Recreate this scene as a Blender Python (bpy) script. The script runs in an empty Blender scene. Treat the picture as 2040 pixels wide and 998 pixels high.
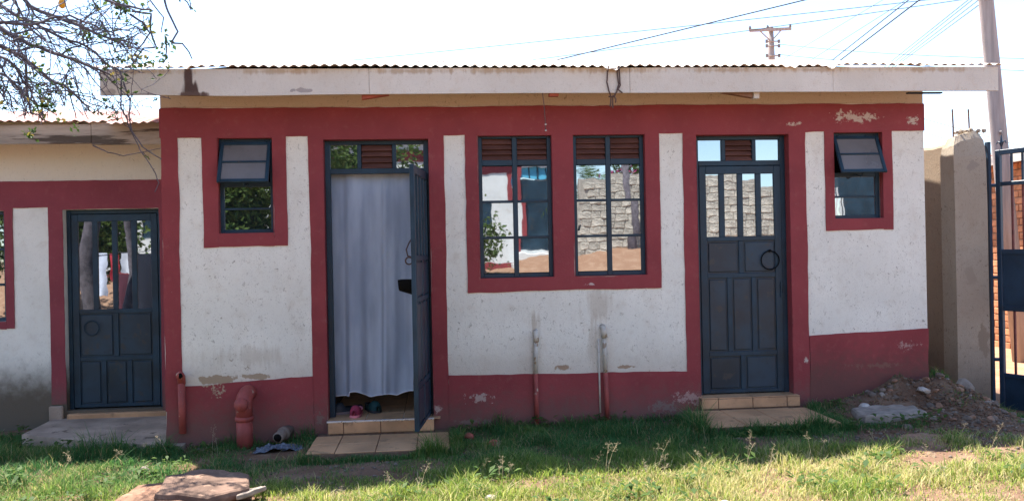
import bpy, bmesh, math, random
import numpy as np
from mathutils import Vector, Matrix, noise as mnoise

random.seed(7); rng = np.random.default_rng(7)
sc = bpy.context.scene
COL = sc.collection
R = math.radians

# ------------------------------------------------------------------ camera
cam_d = bpy.data.cameras.new('camera'); cam = bpy.data.objects.new('camera', cam_d); COL.objects.link(cam)
yaw, roll = R(4.9), R(-1.18)
fwd = Vector((math.sin(yaw), math.cos(yaw), 0)); rgt = Vector((math.cos(yaw), -math.sin(yaw), 0)); up = Vector((0, 0, 1))
rr = rgt * math.cos(roll) + up * math.sin(roll); uu = up * math.cos(roll) - rgt * math.sin(roll)
m = Matrix((rr, uu, -fwd)).transposed().to_4x4(); m.translation = Vector((0, -7.6, 1.45))
cam.matrix_world = m
cam_d.sensor_width = 36; cam_d.lens = 30.88; cam_d.clip_end = 2000; cam_d.clip_start = 0.05
sc.camera = cam

# ------------------------------------------------------------------ sky, sun, exposure
SUN_DIR = Vector((0.74, -1.22, -2.9)).normalized()          # the way the light travels
w = bpy.data.worlds.new('World'); sc.world = w; w.use_nodes = True
nt = w.node_tree; bg = nt.nodes['Background']
sky = nt.nodes.new('ShaderNodeTexSky'); sky.sky_type = 'NISHITA'; sky.sun_disc = False
to_sun = -SUN_DIR
sky.sun_elevation = math.asin(to_sun.z); sky.sun_rotation = math.atan2(to_sun.x, to_sun.y)
sky.air_density = 1.0; sky.dust_density = 0.9; sky.ozone_density = 1.0; sky.altitude = 1100
nt.links.new(sky.outputs[0], bg.inputs[0]); bg.inputs[1].default_value = 0.125
sl = bpy.data.lights.new('sun', 'SUN'); sl.energy = 5.0; sl.angle = R(0.53); sl.color = (1.0, 0.95, 0.87)
so = bpy.data.objects.new('sun', sl); COL.objects.link(so); so.rotation_euler = SUN_DIR.to_track_quat('-Z', 'Y').to_euler(); so.location = (-8, 10, 26)
sc.view_settings.view_transform = 'Standard'; sc.view_settings.look = 'None'
sc.view_settings.exposure = 1.78; sc.view_settings.gamma = 1.0; sc.view_settings.use_curve_mapping = False

# ------------------------------------------------------------------ material helpers
class NB:
    def __init__(s, name):
        s.m = bpy.data.materials.new(name); s.m.use_nodes = True
        s.t = s.m.node_tree; s.b = s.t.nodes['Principled BSDF']; s.out = s.t.nodes['Material Output']
    def n(s, typ, **kw):
        nd = s.t.nodes.new(typ)
        for k, v in kw.items():
            if k.startswith('_'): setattr(nd, k[1:], v)
            else: s.set(nd, k, v)
        return nd
    def set(s, nd, k, v):
        key = int(k[1:]) if k[0] == 'i' and k[1:].isdigit() else k.replace('__', ' ')
        inp = nd.inputs[key]
        if isinstance(v, bpy.types.NodeSocket): s.t.links.new(v, inp)
        elif isinstance(v, bpy.types.Node): s.t.links.new(v.outputs[0], inp)
        else: inp.default_value = v
    def math(s, op, a, b=0.0, c=None, clamp=False):
        nd = s.n('ShaderNodeMath', _operation=op, i0=a, i1=b, _use_clamp=clamp)
        if c is not None: s.set(nd, 'i2', c)
        return nd.outputs[0]
    def pos(s): return s.n('ShaderNodeNewGeometry').outputs['Position']
    def obj(s): return s.n('ShaderNodeTexCoord').outputs['Object']
    def noise(s, vec, scale, detail=4.0, rough=0.55, dist=0.0):
        return s.n('ShaderNodeTexNoise', Vector=vec, Scale=scale, Detail=detail, Roughness=rough, Distortion=dist).outputs[0]
    def scale(s, vec, sx, sy, sz):
        return s.n('ShaderNodeVectorMath', _operation='MULTIPLY', i0=vec, i1=(sx, sy, sz)).outputs[0]
    def smooth(s, v, a, b, lo=0.0, hi=1.0):
        return s.n('ShaderNodeMapRange', _interpolation_type='SMOOTHSTEP', Value=v, From__Min=a, From__Max=b, To__Min=lo, To__Max=hi).outputs[0]
    def mix(s, f, a, b, mode='MIX'):
        nd = s.t.nodes.new('ShaderNodeMix'); nd.data_type = 'RGBA'; nd.blend_type = mode
        for i, v in ((0, f), (6, a), (7, b)):
            if isinstance(v, bpy.types.NodeSocket): s.t.links.new(v, nd.inputs[i])
            else: nd.inputs[i].default_value = (*v, 1) if i > 0 and len(v) == 3 else v
        return nd.outputs[2]
    def bump(s, h, strength=0.3, dist=0.01, prev=None):
        nd = s.n('ShaderNodeBump', Height=h, Strength=strength, Distance=dist)
        if prev is not None: s.set(nd, 'Normal', prev)
        return nd.outputs[0]
    def ell(s, pos, cx, cz, rx, rz, nz, thr=0.5, amp=1.1, soft=0.12):
        """irregular patch round (cx, cz) in the wall's plane"""
        d = s.n('ShaderNodeVectorMath', _operation='SUBTRACT', i0=pos, i1=(cx, 0, cz)).outputs[0]
        d = s.scale(d, 1 / rx, 0, 1 / rz)
        l = s.n('ShaderNodeVectorMath', _operation='LENGTH', i0=d).outputs['Value']
        v = s.math('ADD', s.math('SUBTRACT', 1.0, l), s.math('MULTIPLY', s.math('SUBTRACT', nz, 0.5), amp * 2))
        return s.smooth(v, thr, thr + soft)
    def fin(s, col=None, rough=0.8, spec=0.3, metal=0.0, normal=None):
        if col is not None:
            if isinstance(col, tuple): s.b.inputs['Base Color'].default_value = (*col, 1)
            else: s.t.links.new(col, s.b.inputs['Base Color'])
        s.set(s.b, 'Roughness', rough); s.set(s.b, 'Specular__IOR__Level', spec); s.set(s.b, 'Metallic', metal)
        if normal is not None: s.t.links.new(normal, s.b.inputs['Normal'])
        return s.m

def mul(c, k): return tuple(min(1, x * k) for x in c)

def pmat(name, c, v=0.18, scale=6.0, rough=0.75, spec=0.3, bump=0.25, bscale=60.0, metal=0.0, wear=None, wthr=0.62, wscale=9.0, stretch=(1, 1, 1), objspace=False, bdist=0.006):
    n = NB(name); p = n.obj() if objspace else n.pos()
    q = n.scale(p, *stretch)
    a = n.noise(q, scale, 5.0); col = n.mix(n.smooth(a, 0.3, 0.7), mul(c, 1 - v), mul(c, 1 + v))
    b = n.noise(q, bscale, 3.0)
    col = n.mix(n.smooth(b, 0.55, 0.75, 0, 0.5), col, mul(c, 1 - 1.6 * v))
    if wear:
        wn = n.noise(q, wscale, 8.0, 0.65)
        col = n.mix(n.smooth(wn, wthr, wthr + 0.06), col, wear)
    ro = n.smooth(a, 0.2, 0.8, max(0, rough - 0.08), min(1, rough + 0.08))
    return n.fin(col, ro, spec, metal, n.bump(n.math('ADD', b, n.math('MULTIPLY', a, 0.6)), bump, bdist))

def plaster(name, c, tan, grime_z=None, patches=(), stains=(), specks=0.8, top=None, darks=()):
    """hand-floated lime-washed plaster: tone drift, scuffs, specks, splash dirt near the ground, flaked spots"""
    n = NB(name); p = n.pos()
    a = n.noise(p, 1.7, 4.0); f = n.noise(p, 9.0, 6.0, 0.6)
    col = n.mix(n.smooth(a, 0.3, 0.7), mul(c, 0.93), mul(c, 1.04))
    col = n.mix(n.smooth(f, 0.5, 0.8, 0, 0.35), col, tan)
    if top:                                               # a coat of cream above a given height
        sx = n.n('ShaderNodeSeparateXYZ', Vector=p).outputs[2]
        zz = n.math('ADD', sx, n.math('MULTIPLY', n.math('SUBTRACT', f, 0.5), 0.012))
        col = n.mix(n.smooth(zz, top[0], top[0] + 0.006), col, top[1])
    pat = n.smooth(n.noise(p, 3.3, 5.0, 0.6), 0.34, 0.62, 0.35, 1.0)
    sp = n.noise(n.scale(p, 1, 1, 0.75), 30.0, 8.0, 0.75, 0.9)
    col = n.mix(n.math('MULTIPLY', n.smooth(sp, 0.575, 0.655, 0, specks), pat), col, mul(tan, 0.42))
    sp3 = n.noise(n.n('ShaderNodeVectorRotate', Vector=n.scale(p, 1, 1, 1), Axis=(0, 1, 0), Angle=0.7).outputs[0], 70.0, 5.0, 0.7, 2.0)
    col = n.mix(n.math('MULTIPLY', n.smooth(sp3, 0.585, 0.65, 0, specks * 0.9), pat), col, mul(tan, 0.35))
    sc2 = n.noise(n.scale(p, 1.3, 1, 0.4), 30.0, 5.0, 0.65, 2.2)
    col = n.mix(n.math('MULTIPLY', n.smooth(sc2, 0.63, 0.69, 0, specks * 0.7), pat), col, mul(tan, 0.5))
    wash = n.noise(n.scale(p, 1, 1, 0.3), 4.5, 6.0, 0.6)
    col = n.mix(n.smooth(wash, 0.5, 0.72, 0, 0.16 * specks), col, tan)
    if grime_z:
        sx = n.n('ShaderNodeSeparateXYZ', Vector=p).outputs[2]
        zz = n.math('ADD', sx, n.math('MULTIPLY', n.math('SUBTRACT', f, 0.5), grime_z[2]))
        col = n.mix(n.smooth(zz, grime_z[1], grime_z[0], 0, grime_z[4] if len(grime_z) > 4 else 0.8), col, grime_z[3])
    nz = n.noise(p, 13.0, 7.0, 0.65); nz2 = n.noise(n.scale(p, 1, 1, 0.12), 22.0, 5.0, 0.6)
    for cx, cz, rx, rz, k in stains:                      # runs of dirty water: streaks, thin
        col = n.mix(n.math('MULTIPLY', n.ell(p, cx, cz, rx, rz, nz2, 0.15, 1.3, 0.75), k), col, mul(tan, 0.85))
    for cx, cz, rx, rz, pc in darks:
        col = n.mix(n.ell(p, cx, cz, rx, rz, nz2, 0.25, 0.55, 0.4), col, pc)
    for cx, cz, rx, rz, pc in patches:
        col = n.mix(n.ell(p, cx, cz, rx, rz, nz, 0.45, 0.75), col, pc)
    h = n.math('ADD', n.math('MULTIPLY', sp, 0.7), n.math('MULTIPLY', n.noise(p, 90.0, 3.0), 0.35))
    return n.fin(col, 0.92, 0.2, 0, n.bump(n.math('ADD', h, n.math('MULTIPLY', a, 1.2)), 0.45, 0.012))

def redpaint(name, c, flakes=(), dust=None):
    n = NB(name); p = n.pos()
    a = n.noise(p, 2.2, 4.0); f = n.noise(p, 16.0, 6.0, 0.65)
    col = n.mix(n.smooth(a, 0.3, 0.7), mul(c, 0.9), mul(c, 1.1))
    col = n.mix(n.smooth(f, 0.52, 0.8, 0, 0.28), col, (0.34, 0.14, 0.12))
    sp = n.noise(p, 34.0, 6.0, 0.7)
    col = n.mix(n.smooth(sp, 0.70, 0.74, 0, 0.6), col, (0.45, 0.33, 0.27))
    if dust:
        sx = n.n('ShaderNodeSeparateXYZ', Vector=p).outputs[2]
        zz = n.math('ADD', sx, n.math('MULTIPLY', n.math('SUBTRACT', f, 0.5), 0.5))
        col = n.mix(n.smooth(zz, dust[1], dust[0], 0, 0.75), col, dust[2])
    nz = n.noise(p, 26.0, 8.0, 0.75)
    for cx, cz, rx, rz, pc in flakes:
        col = n.mix(n.ell(p, cx, cz, rx, rz, nz, 0.62, 1.6), col, pc)
    h = n.math('ADD', n.noise(p, 70.0, 4.0), n.math('MULTIPLY', a, 1.5))
    return n.fin(col, 0.72, 0.25, 0, n.bump(h, 0.3, 0.008))

def glass(name, tint=(0.82, 0.88, 0.92), k=0.36, body=(0.012, 0.017, 0.022)):
    """tinted mirror-film glazing: strong reflection over a dark body, slightly wavy"""
    n = NB(name); p = n.pos()
    nrm = n.bump(n.noise(p, 4.0, 2.0), 0.06, 0.006)
    gl = n.n('ShaderNodeBsdfGlossy', Color=(*tint, 1), Roughness=0.015, Normal=nrm)
    df = n.n('ShaderNodeBsdfDiffuse', Color=(*body, 1))
    fr = n.math('ADD', n.n('ShaderNodeFresnel', IOR=1.5).outputs[0], k, clamp=True)
    dirt = n.noise(p, 11.0, 6.0, 0.6)
    fr = n.math('MULTIPLY', fr, n.smooth(dirt, 0.55, 0.85, 1.0, 0.75))
    mx = n.n('ShaderNodeMixShader', i0=fr, i1=df.outputs[0], i2=gl.outputs[0])
    n.t.links.new(mx.outputs[0], n.out.inputs[0])
    return n.m

def leafmat(name, c1, c2, attr=None, trans=0.4, rough=0.6):
    n = NB(name)
    if attr: col = n.n('ShaderNodeAttribute', _attribute_name=attr).outputs['Color']
    else:
        col = n.mix(n.smooth(n.noise(n.pos(), 7.0, 3.0), 0.3, 0.7), c1, c2)
    n.fin(None, rough, 0.25); n.t.links.new(col, n.b.inputs['Base Color'])
    tr = n.n('ShaderNodeBsdfTranslucent'); n.t.links.new(col, tr.inputs[0])
    mx = n.n('ShaderNodeMixShader', i0=trans, i1=n.b.outputs[0], i2=tr.outputs[0])
    n.t.links.new(mx.outputs[0], n.out.inputs[0])
    return n.m

# colours
WHITE = (0.78, 0.75, 0.675); TAN = (0.46, 0.36, 0.26); RED = (0.25, 0.044, 0.050); NAVY = (0.013, 0.036, 0.058)
MAT = {}
MAT['white'] = plaster('white_plaster', WHITE, TAN, (0.30, 0.75, 0.35, (0.44, 0.34, 0.25), 0.5),
    patches=[(-1.86, 0.41, 0.30, 0.075, (0.36, 0.27, 0.185)), (-1.55, 0.43, 0.22, 0.05, (0.38, 0.29, 0.20)), (1.08, 0.42, 0.13, 0.05, (0.36, 0.25, 0.17)), (1.62, 0.41, 0.15, 0.03, (0.36, 0.25, 0.17))],
    stains=[(1.40, 0.98, 0.18, 0.30, 0.42), (1.36, 0.62, 0.10, 0.34, 0.4), (0.83, 0.80, 0.06, 0.22, 0.6), (0.82, 0.5, 0.06, 0.25, 0.45), (-1.6, 0.60, 0.5, 0.12, 0.35)],
    top=(2.70, (0.53, 0.43, 0.33)))
MAT['white_n'] = plaster('white_plaster_neighbour', (0.75, 0.73, 0.66), TAN, (0.12, 0.58, 0.34, (0.10, 0.075, 0.05), 0.95), specks=0.35, top=(2.2, (0.70, 0.65, 0.55)))
MAT['red'] = redpaint('red_wall_paint', RED, flakes=[(3.80, 2.58, 0.36, 0.10, (0.5, 0.38, 0.32)), (3.62, 2.60, 0.06, 0.14, (0.5, 0.4, 0.34)), (4.30, 2.55, 0.10, 0.08, (0.5, 0.4, 0.34)), (3.2, 2.53, 0.16, 0.04, (0.5, 0.38, 0.32)), (2.2, 0.12, 0.3, 0.12, (0.36, 0.22, 0.19)), (0.35, 0.18, 0.22, 0.07, (0.42, 0.3, 0.26)), (-0.02, 0.10, 0.07, 0.06, (0.42, 0.3, 0.26)), (-1.02, 0.06, 0.08, 0.12, (0.2, 0.12, 0.1)), (3.27, 0.42, 0.04, 0.06, (0.5, 0.4, 0.34)), (1.33, 1.14, 0.08, 0.03, (0.5, 0.38, 0.36)), (-1.87, 0.33, 0.12, 0.13, (0.38, 0.29, 0.20)), (-1.95, 0.37, 0.2, 0.03, (0.38, 0.29, 0.20)), (1.95, .05, .3, .1, (.20, .13, .11)), (.3, -.02, .3, .06, (.2, .13, .11))],
    dust=(-0.10, 0.34, (0.16, 0.10, 0.08)))
MAT['red_r'] = redpaint('red_plinth_paint_by_heap', RED, flakes=[(4.2, 0.52, 0.2, 0.08, (0.36, 0.2, 0.18)), (3.9, 0.35, 0.5, 0.05, (0.2, 0.09, 0.07))], dust=(0.18, 0.62, (0.11, 0.062, 0.05)))
MAT['red_n'] = redpaint('red_wall_paint_neighbour', (0.23, 0.045, 0.058), flakes=[(-2.6, 0.75, 0.05, 0.2, (0.5, 0.4, 0.36)), (-2.58, 1.0, 0.04, 0.05, (0.5, 0.4, 0.36))], dust=(0.0, 0.35, (0.15, 0.09, 0.075)))
MAT['steel'] = pmat('navy_steel_paint', NAVY, 0.25, 5.0, 0.46, 0.35, 0.15, 40.0, wear=(0.07, 0.055, 0.048), wthr=0.66, wscale=11.0)
MAT['panel'] = pmat('navy_door_panel_paint', (0.015, 0.036, 0.057), 0.3, 3.0, 0.38, 0.38, 0.14, 14.0, wear=(0.035, 0.04, 0.046), wthr=0.58, wscale=9.0)
MAT['slat'] = pmat('brown_louvre_paint', (0.13, 0.055, 0.042), 0.25, 8.0, 0.6, 0.3, 0.2, 50.0, stretch=(0.3, 1, 1))
MAT['glass'] = glass('mirror_film_glass')
MAT['frosted'] = pmat('frosted_grey_glass', (0.16, 0.15, 0.15), 0.12, 4.0, 0.32, 0.5, 0.06, 60.0)
MAT['fascia'] = plaster('cream_fascia_paint', (0.64, 0.57, 0.49), (0.50, 0.36, 0.24), specks=0.35,
    darks=[(-1.93, 2.88, 0.055, 0.22, (0.10, 0.06, 0.05)), (-1.91, 2.77, 0.10, 0.11, (0.09, 0.055, 0.045)), (-1.89, 2.735, 0.20, 0.04, (0.12, 0.075, 0.06))],
    patches=[(-1.05, 2.765, 0.14, 0.035, (0.36, 0.31, 0.28)), (-2.55, 2.75, 0.12, 0.06, (0.42, 0.36, 0.31))],
    stains=[(x_, 2.915, 0.55, 0.035, 0.8) for x_ in (-2.3, -1.2, -.2, .6, 1.5, 2.4, 3.2, 4.2)])
MAT['fascia_n'] = pmat('weathered_bare_fascia_plank', (0.38, 0.31, 0.24), 0.3, 4.0, 0.85, 0.2, 0.5, 40.0, stretch=(0.25, 1, 2.5), wear=(0.10, 0.075, 0.055), wthr=0.57, wscale=3.0)
MAT['wood'] = pmat('raw_rafter_wood', (0.22, 0.12, 0.075), 0.3, 6.0, 0.85, 0.2, 0.4, 40.0, stretch=(2, 0.3, 2))
MAT['sheet'] = pmat('faded_cream_roof_sheet', (0.56, 0.46, 0.38), 0.15, 3.0, 0.55, 0.4, 0.1, 30.0, wear=(0.30, 0.15, 0.09), wthr=0.62, wscale=5.0)
MAT['sheet_n'] = pmat('faded_red_roof_sheet', (0.44, 0.20, 0.16), 0.22, 3.0, 0.6, 0.35, 0.1, 30.0, wear=(0.30, 0.16, 0.11), wthr=0.6, wscale=5.0)
MAT['tile'] = pmat('tan_floor_tile', (0.50, 0.28, 0.145), 0.2, 3.5, 0.5, 0.45, 0.12, 30.0, wear=(0.33, 0.19, 0.10), wthr=0.58, wscale=6.0)
MAT['grout'] = pmat('dirty_grout', (0.16, 0.10, 0.07), 0.25, 20.0, 0.95, 0.1)
MAT['concrete'] = pmat('grey_brown_concrete', (0.37, 0.28, 0.215), 0.25, 4.0, 0.92, 0.15, 0.5, 55.0, wear=(0.16, 0.12, 0.09), wthr=0.58, wscale=5.0)
MAT['strip'] = pmat('aluminium_strip', (0.75, 0.75, 0.77), 0.08, 20.0, 0.3, 0.5, 0.05, metal=0.8)
MAT['pipe_red'] = pmat('red_painted_pipe', (0.30, 0.065, 0.055), 0.2, 8.0, 0.6, 0.3, 0.25, 40.0, wear=(0.46, 0.32, 0.24), wthr=0.62, wscale=14.0)
MAT['pipe_white'] = pmat('limewashed_pipe', (0.52, 0.48, 0.42), 0.15, 9.0, 0.7, 0.3, 0.25, 50.0, wear=(0.30, 0.22, 0.15), wthr=0.56, wscale=14.0)
MAT['pipe_grey'] = pmat('old_grey_pipe', (0.20, 0.15, 0.12), 0.25, 12.0, 0.7, 0.3, 0.3, 50.0)
MAT['black'] = pmat('black_hollow', (0.006, 0.006, 0.006), 0.1, 5.0, 0.9, 0.1)
MAT['wall_in'] = pmat('cream_interior_paint', (0.52, 0.44, 0.30), 0.1, 4.0, 0.8, 0.2)
MAT['compound'] = plaster('tan_cement_render', (0.42, 0.355, 0.28), (0.31, 0.235, 0.17), (-0.25, 0.55, 0.5, (0.22, 0.16, 0.115), 0.8), specks=0.95, patches=[(5.35, 2.2, .12, .08, (.33, .28, .23)), (5.3, 1.1, .1, .2, (.36, .30, .235)), (5.42, .45, .1, .3, (.30, .24, .18))])
MAT['boundary'] = plaster('shade_dark_cement_render', (0.33, 0.25, 0.18), (0.24, 0.17, 0.12), (-0.25, 0.75, 0.6, (0.12, 0.085, 0.065), 0.85), specks=0.8)  # base browned darker to put the alley's shade into the colour
MAT['rebar'] = pmat('rusty_steel', (0.22, 0.13, 0.10), 0.3, 20.0, 0.7, 0.4, 0.3)
MAT['gate'] = pmat('blue_gate_paint', (0.016, 0.040, 0.075), 0.25, 5.0, 0.42, 0.45, 0.12, 40.0, wear=(0.14, 0.05, 0.035), wthr=0.66, wscale=12.0)
MAT['gate_rust'] = pmat('rusty_red_gate_bar', (0.17, 0.050, 0.045), 0.3, 12.0, 0.6, 0.35, 0.25)
MAT['brick'] = pmat('orange_clay_brick', (0.46, 0.215, 0.11), 0.22, 9.0, 0.9, 0.15, 0.5, 50.0)
MAT['mortar'] = pmat('clay_mortar', (0.34, 0.20, 0.13), 0.2, 9.0, 0.95, 0.1, 0.5, 60.0)
MAT['pole'] = pmat('grey_timber_pole', (0.34, 0.29, 0.27), 0.15, 5.0, 0.85, 0.2, 0.35, 40.0, stretch=(4, 4, 0.3))
MAT['cable'] = pmat('black_cable', (0.02, 0.022, 0.028), 0.1, 5.0, 0.6, 0.3)
MAT['wire'] = pmat('rusty_tie_wire', (0.10, 0.06, 0.05), 0.2, 30.0, 0.7, 0.3)
MAT['insul'] = pmat('porcelain', (0.18, 0.15, 0.14), 0.1, 20.0, 0.3, 0.5)
MAT['rock'] = pmat('red_brown_rock', (0.24, 0.135, 0.088), 0.3, 5.0, 0.92, 0.15, 0.8, 35.0, wear=(0.30, 0.20, 0.14), wthr=0.56, wscale=6.0)
MAT['rock_g'] = pmat('grey_rock', (0.155, 0.118, 0.095), 0.3, 7.0, 0.92, 0.15, 0.8, 35.0, wear=(0.23, 0.175, 0.14), wthr=0.58, wscale=9.0)
MAT['rock_d'] = pmat('dark_brown_rock', (0.165, 0.105, 0.078), 0.3, 5.0, 0.92, 0.15, 0.9, 30.0, wear=(0.24, 0.155, 0.11), wthr=0.55, wscale=6.0)
MAT['rock_w'] = pmat('pale_stone', (0.42, 0.37, 0.33), 0.2, 12.0, 0.9, 0.2, 0.6, 40.0)
MAT['rock_p'] = pmat('dusty_pale_rubble', (0.28, 0.23, 0.19), 0.25, 12.0, 0.92, 0.15, 0.7, 40.0)
MAT['shard'] = pmat('terracotta_shard', (0.36, 0.10, 0.07), 0.2, 12.0, 0.9, 0.15, 0.5, 40.0)
MAT['bark'] = pmat('grey_brown_bark', (0.12, 0.105, 0.12), 0.3, 14.0, 0.9, 0.15, 0.5, 60.0)
MAT['leaf'] = leafmat('small_green_leaf', (0.035, 0.075, 0.018), (0.085, 0.13, 0.03))
MAT['leaf_y'] = leafmat('yellowing_leaf', (0.22, 0.20, 0.04), (0.30, 0.22, 0.05))
MAT['leaf2'] = leafmat('broad_green_leaf', (0.06, 0.11, 0.025), (0.12, 0.17, 0.04))
MAT['pink'] = leafmat('pink_bract', (0.55, 0.05, 0.22), (0.7, 0.10, 0.32))
MAT['fruit'] = pmat('orange_fruit', (0.75, 0.33, 0.02), 0.1, 9.0, 0.4, 0.4)
MAT['grass'] = leafmat('grass_blade', None, None, attr='tint', trans=0.48, rough=0.65)

def ground_mat():
    n = NB('red_earth'); p = n.pos()
    a = n.noise(p, 0.55, 5.0); b = n.noise(p, 5.0, 7.0, 0.62); c = n.noise(p, 48.0, 5.0, 0.6)
    col = n.mix(n.smooth(a, 0.35, 0.65), (0.125, 0.072, 0.046), (0.20, 0.118, 0.078))
    col = n.mix(n.smooth(b, 0.45, 0.7, 0, 0.7), col, (0.25, 0.17, 0.115))
    col = n.mix(n.smooth(c, 0.6, 0.72, 0, 0.7), col, (0.30, 0.23, 0.17))
    col = n.mix(n.smooth(c, 0.42, 0.3, 0, 0.6), col, (0.06, 0.037, 0.026))
    sy = n.n('ShaderNodeSeparateXYZ', Vector=p).outputs[1]                     # the far yard is bare sunbaked earth
    yard = n.smooth(sy, -7.0, -9.0)
    col = n.mix(yard, col, n.mix(n.smooth(b, 0.4, 0.7), (0.29, 0.165, 0.105), (0.36, 0.225, 0.15)))
    street = n.smooth(sy, 1.6, 2.6)
    col = n.mix(street, col, n.mix(n.smooth(b, 0.4, 0.7), (0.36, 0.19, 0.11), (0.42, 0.25, 0.155)))
    return n.fin(col, 0.95, 0.1, 0, n.bump(n.math('ADD', n.math('MULTIPLY', b, 1.5), c), 0.7, 0.02))
MAT['earth'] = ground_mat()

def curtain_mat():
    n = NB('sheer_blue_white_net'); p = n.pos()
    a = n.noise(n.scale(p, 1, 1, 0.2), 6.0, 4.0); col = n.mix(n.smooth(a, 0.3, 0.7), (0.48, 0.56, 0.71), (0.64, 0.71, 0.83))
    wv = n.noise(n.scale(p, 1, 1, 1), 220.0, 2.0)
    n.fin(None, 0.9, 0.15, 0, n.bump(wv, 0.25, 0.002)); n.t.links.new(col, n.b.inputs['Base Color'])
    tr = n.n('ShaderNodeBsdfTranslucent'); n.t.links.new(col, tr.inputs[0])
    tp = n.n('ShaderNodeBsdfTransparent')
    m1 = n.n('ShaderNodeMixShader', i0=0.22, i1=n.b.outputs[0], i2=tr.outputs[0])
    m2 = n.n('ShaderNodeMixShader', i0=n.smooth(a, 0.3, 0.7, 0.26, 0.14), i1=m1.outputs[0], i2=tp.outputs[0])
    n.t.links.new(m2.outputs[0], n.out.inputs[0]); return n.m
MAT['curtain'] = curtain_mat()

# ------------------------------------------------------------------ object helpers
WL = {}                                                     # world location of each object's origin
def _register(o, loc, parent):
    COL.objects.link(o)
    loc = Vector(loc); WL[o.name] = loc.copy()
    if parent is not None:
        o.parent = parent; o.location = loc - WL[parent.name]
    else: o.location = loc
    return o
def tag(o, label=None, cat=None, group=None, kind=None):
    for k, v in (('label', label), ('category', cat), ('group', group), ('kind', kind)):
        if v: o[k] = v
    return o
def empty(name, loc, label, cat, group=None):
    o = bpy.data.objects.new(name, None); o.empty_display_size = 0.2
    return tag(_register(o, loc, None), label, cat, group)
def place(name, mesh, loc, parent=None, rot=None):
    o = bpy.data.objects.new(name, mesh); _register(o, loc, parent)
    if rot: o.rotation_euler = rot
    return o

class MB:
    def __init__(s): s.v = []; s.f = []; s.smooth = False
    def add(s, vs, fs, M=None):
        k = len(s.v)
        s.v += [tuple(M @ Vector(v)) if M is not None else tuple(v) for v in vs]
        s.f += [tuple(i + k for i in f) for f in fs]; return s
    def box(s, x0, x1, y0, y1, z0, z1, M=None, ch=0.0):
        if ch <= 0:
            vs = [(x, y, z) for z in (z0, z1) for y in (y0, y1) for x in (x0, x1)]
            return s.add(vs, [(0, 2, 3, 1), (4, 5, 7, 6), (0, 1, 5, 4), (2, 6, 7, 3), (0, 4, 6, 2), (1, 3, 7, 5)], M)
        bm = bmesh.new(); bmesh.ops.create_cube(bm, size=1.0)
        for v in bm.verts: v.co = Vector((x0 + (v.co.x + .5) * (x1 - x0), y0 + (v.co.y + .5) * (y1 - y0), z0 + (v.co.z + .5) * (z1 - z0)))
        bmesh.ops.bevel(bm, geom=bm.edges[:], offset=min(ch, 0.45 * min(x1 - x0, y1 - y0, z1 - z0)), segments=1, affect='EDGES')
        bm.verts.index_update()
        s.add([v.co.copy() for v in bm.verts], [[v.index for v in f.verts] for f in bm.faces], M); bm.free(); return s
    def tube(s, pts, rad, n=8, cap=True):
        pts = [Vector(p) for p in pts]; k = len(pts)
        if not hasattr(rad, '__len__'): rad = [rad] * k
        rings = []; t0 = None; u = None
        for i in range(k):
            t = (pts[min(i + 1, k - 1)] - pts[max(i - 1, 0)]).normalized()
            if u is None:
                u = t.orthogonal().normalized()
            else:
                u = (u - t * u.dot(t))
                u = u.normalized() if u.length > 1e-6 else t.orthogonal().normalized()
            vv = t.cross(u)
            rings.append([pts[i] + (u * math.cos(2 * math.pi * j / n) + vv * math.sin(2 * math.pi * j / n)) * rad[i] for j in range(n)])
        b = len(s.v)
        for r in rings: s.v += [tuple(p) for p in r]
        for i in range(k - 1):
            for j in range(n):
                a0 = b + i * n + j; a1 = b + i * n + (j + 1) % n
                s.f.append((a0, a1, a1 + n, a0 + n))
        if cap:
            s.f.append(tuple(b + j for j in reversed(range(n)))); s.f.append(tuple(b + (k - 1) * n + j for j in range(n)))
        return s
    def ring(s, c, rad, r, axis='y', n=16, a0=0.0, a1=2 * math.pi):
        pts = []
        for i in range(n + 1):
            a = a0 + (a1 - a0) * i / n
            d = {'y': (math.cos(a), 0, math.sin(a)), 'x': (0, math.cos(a), math.sin(a)), 'z': (math.cos(a), math.sin(a), 0)}[axis]
            pts.append((c[0] + d[0] * rad, c[1] + d[1] * rad, c[2] + d[2] * rad))
        return s.tube(pts, r, 6)
    def mesh(s, name, mat=None, centre=True, smooth=None):
        a = np.array(s.v, float)
        c = (a.min(0) + a.max(0)) / 2 if centre else np.zeros(3)
        me = bpy.data.meshes.new(name); me.from_pydata([tuple(p) for p in (a - c)], [], s.f)
        if mat is not None: me.materials.append(MAT[mat] if isinstance(mat, str) else mat)
        if s.smooth if smooth is None else smooth:
            me.polygons.foreach_set('use_smooth', [True] * len(me.polygons))
        me.update(); return me, Vector(c)
    def build(s, name, mat, parent=None, smooth=None, **tags):
        me, c = s.mesh(name, mat, True, smooth)
        o = place(name, me, c, parent)
        if tags: tag(o, **tags)
        return o

def B(name, mat, parent, x0, x1, y0, y1, z0, z1, ch=0.004, **t):
    return MB().box(x0, x1, y0, y1, z0, z1, None, ch).build(name, mat, parent, **t)

def sn(x, y=0.0, z=0.0): return mnoise.noise(Vector((x, y, z)))

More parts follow.
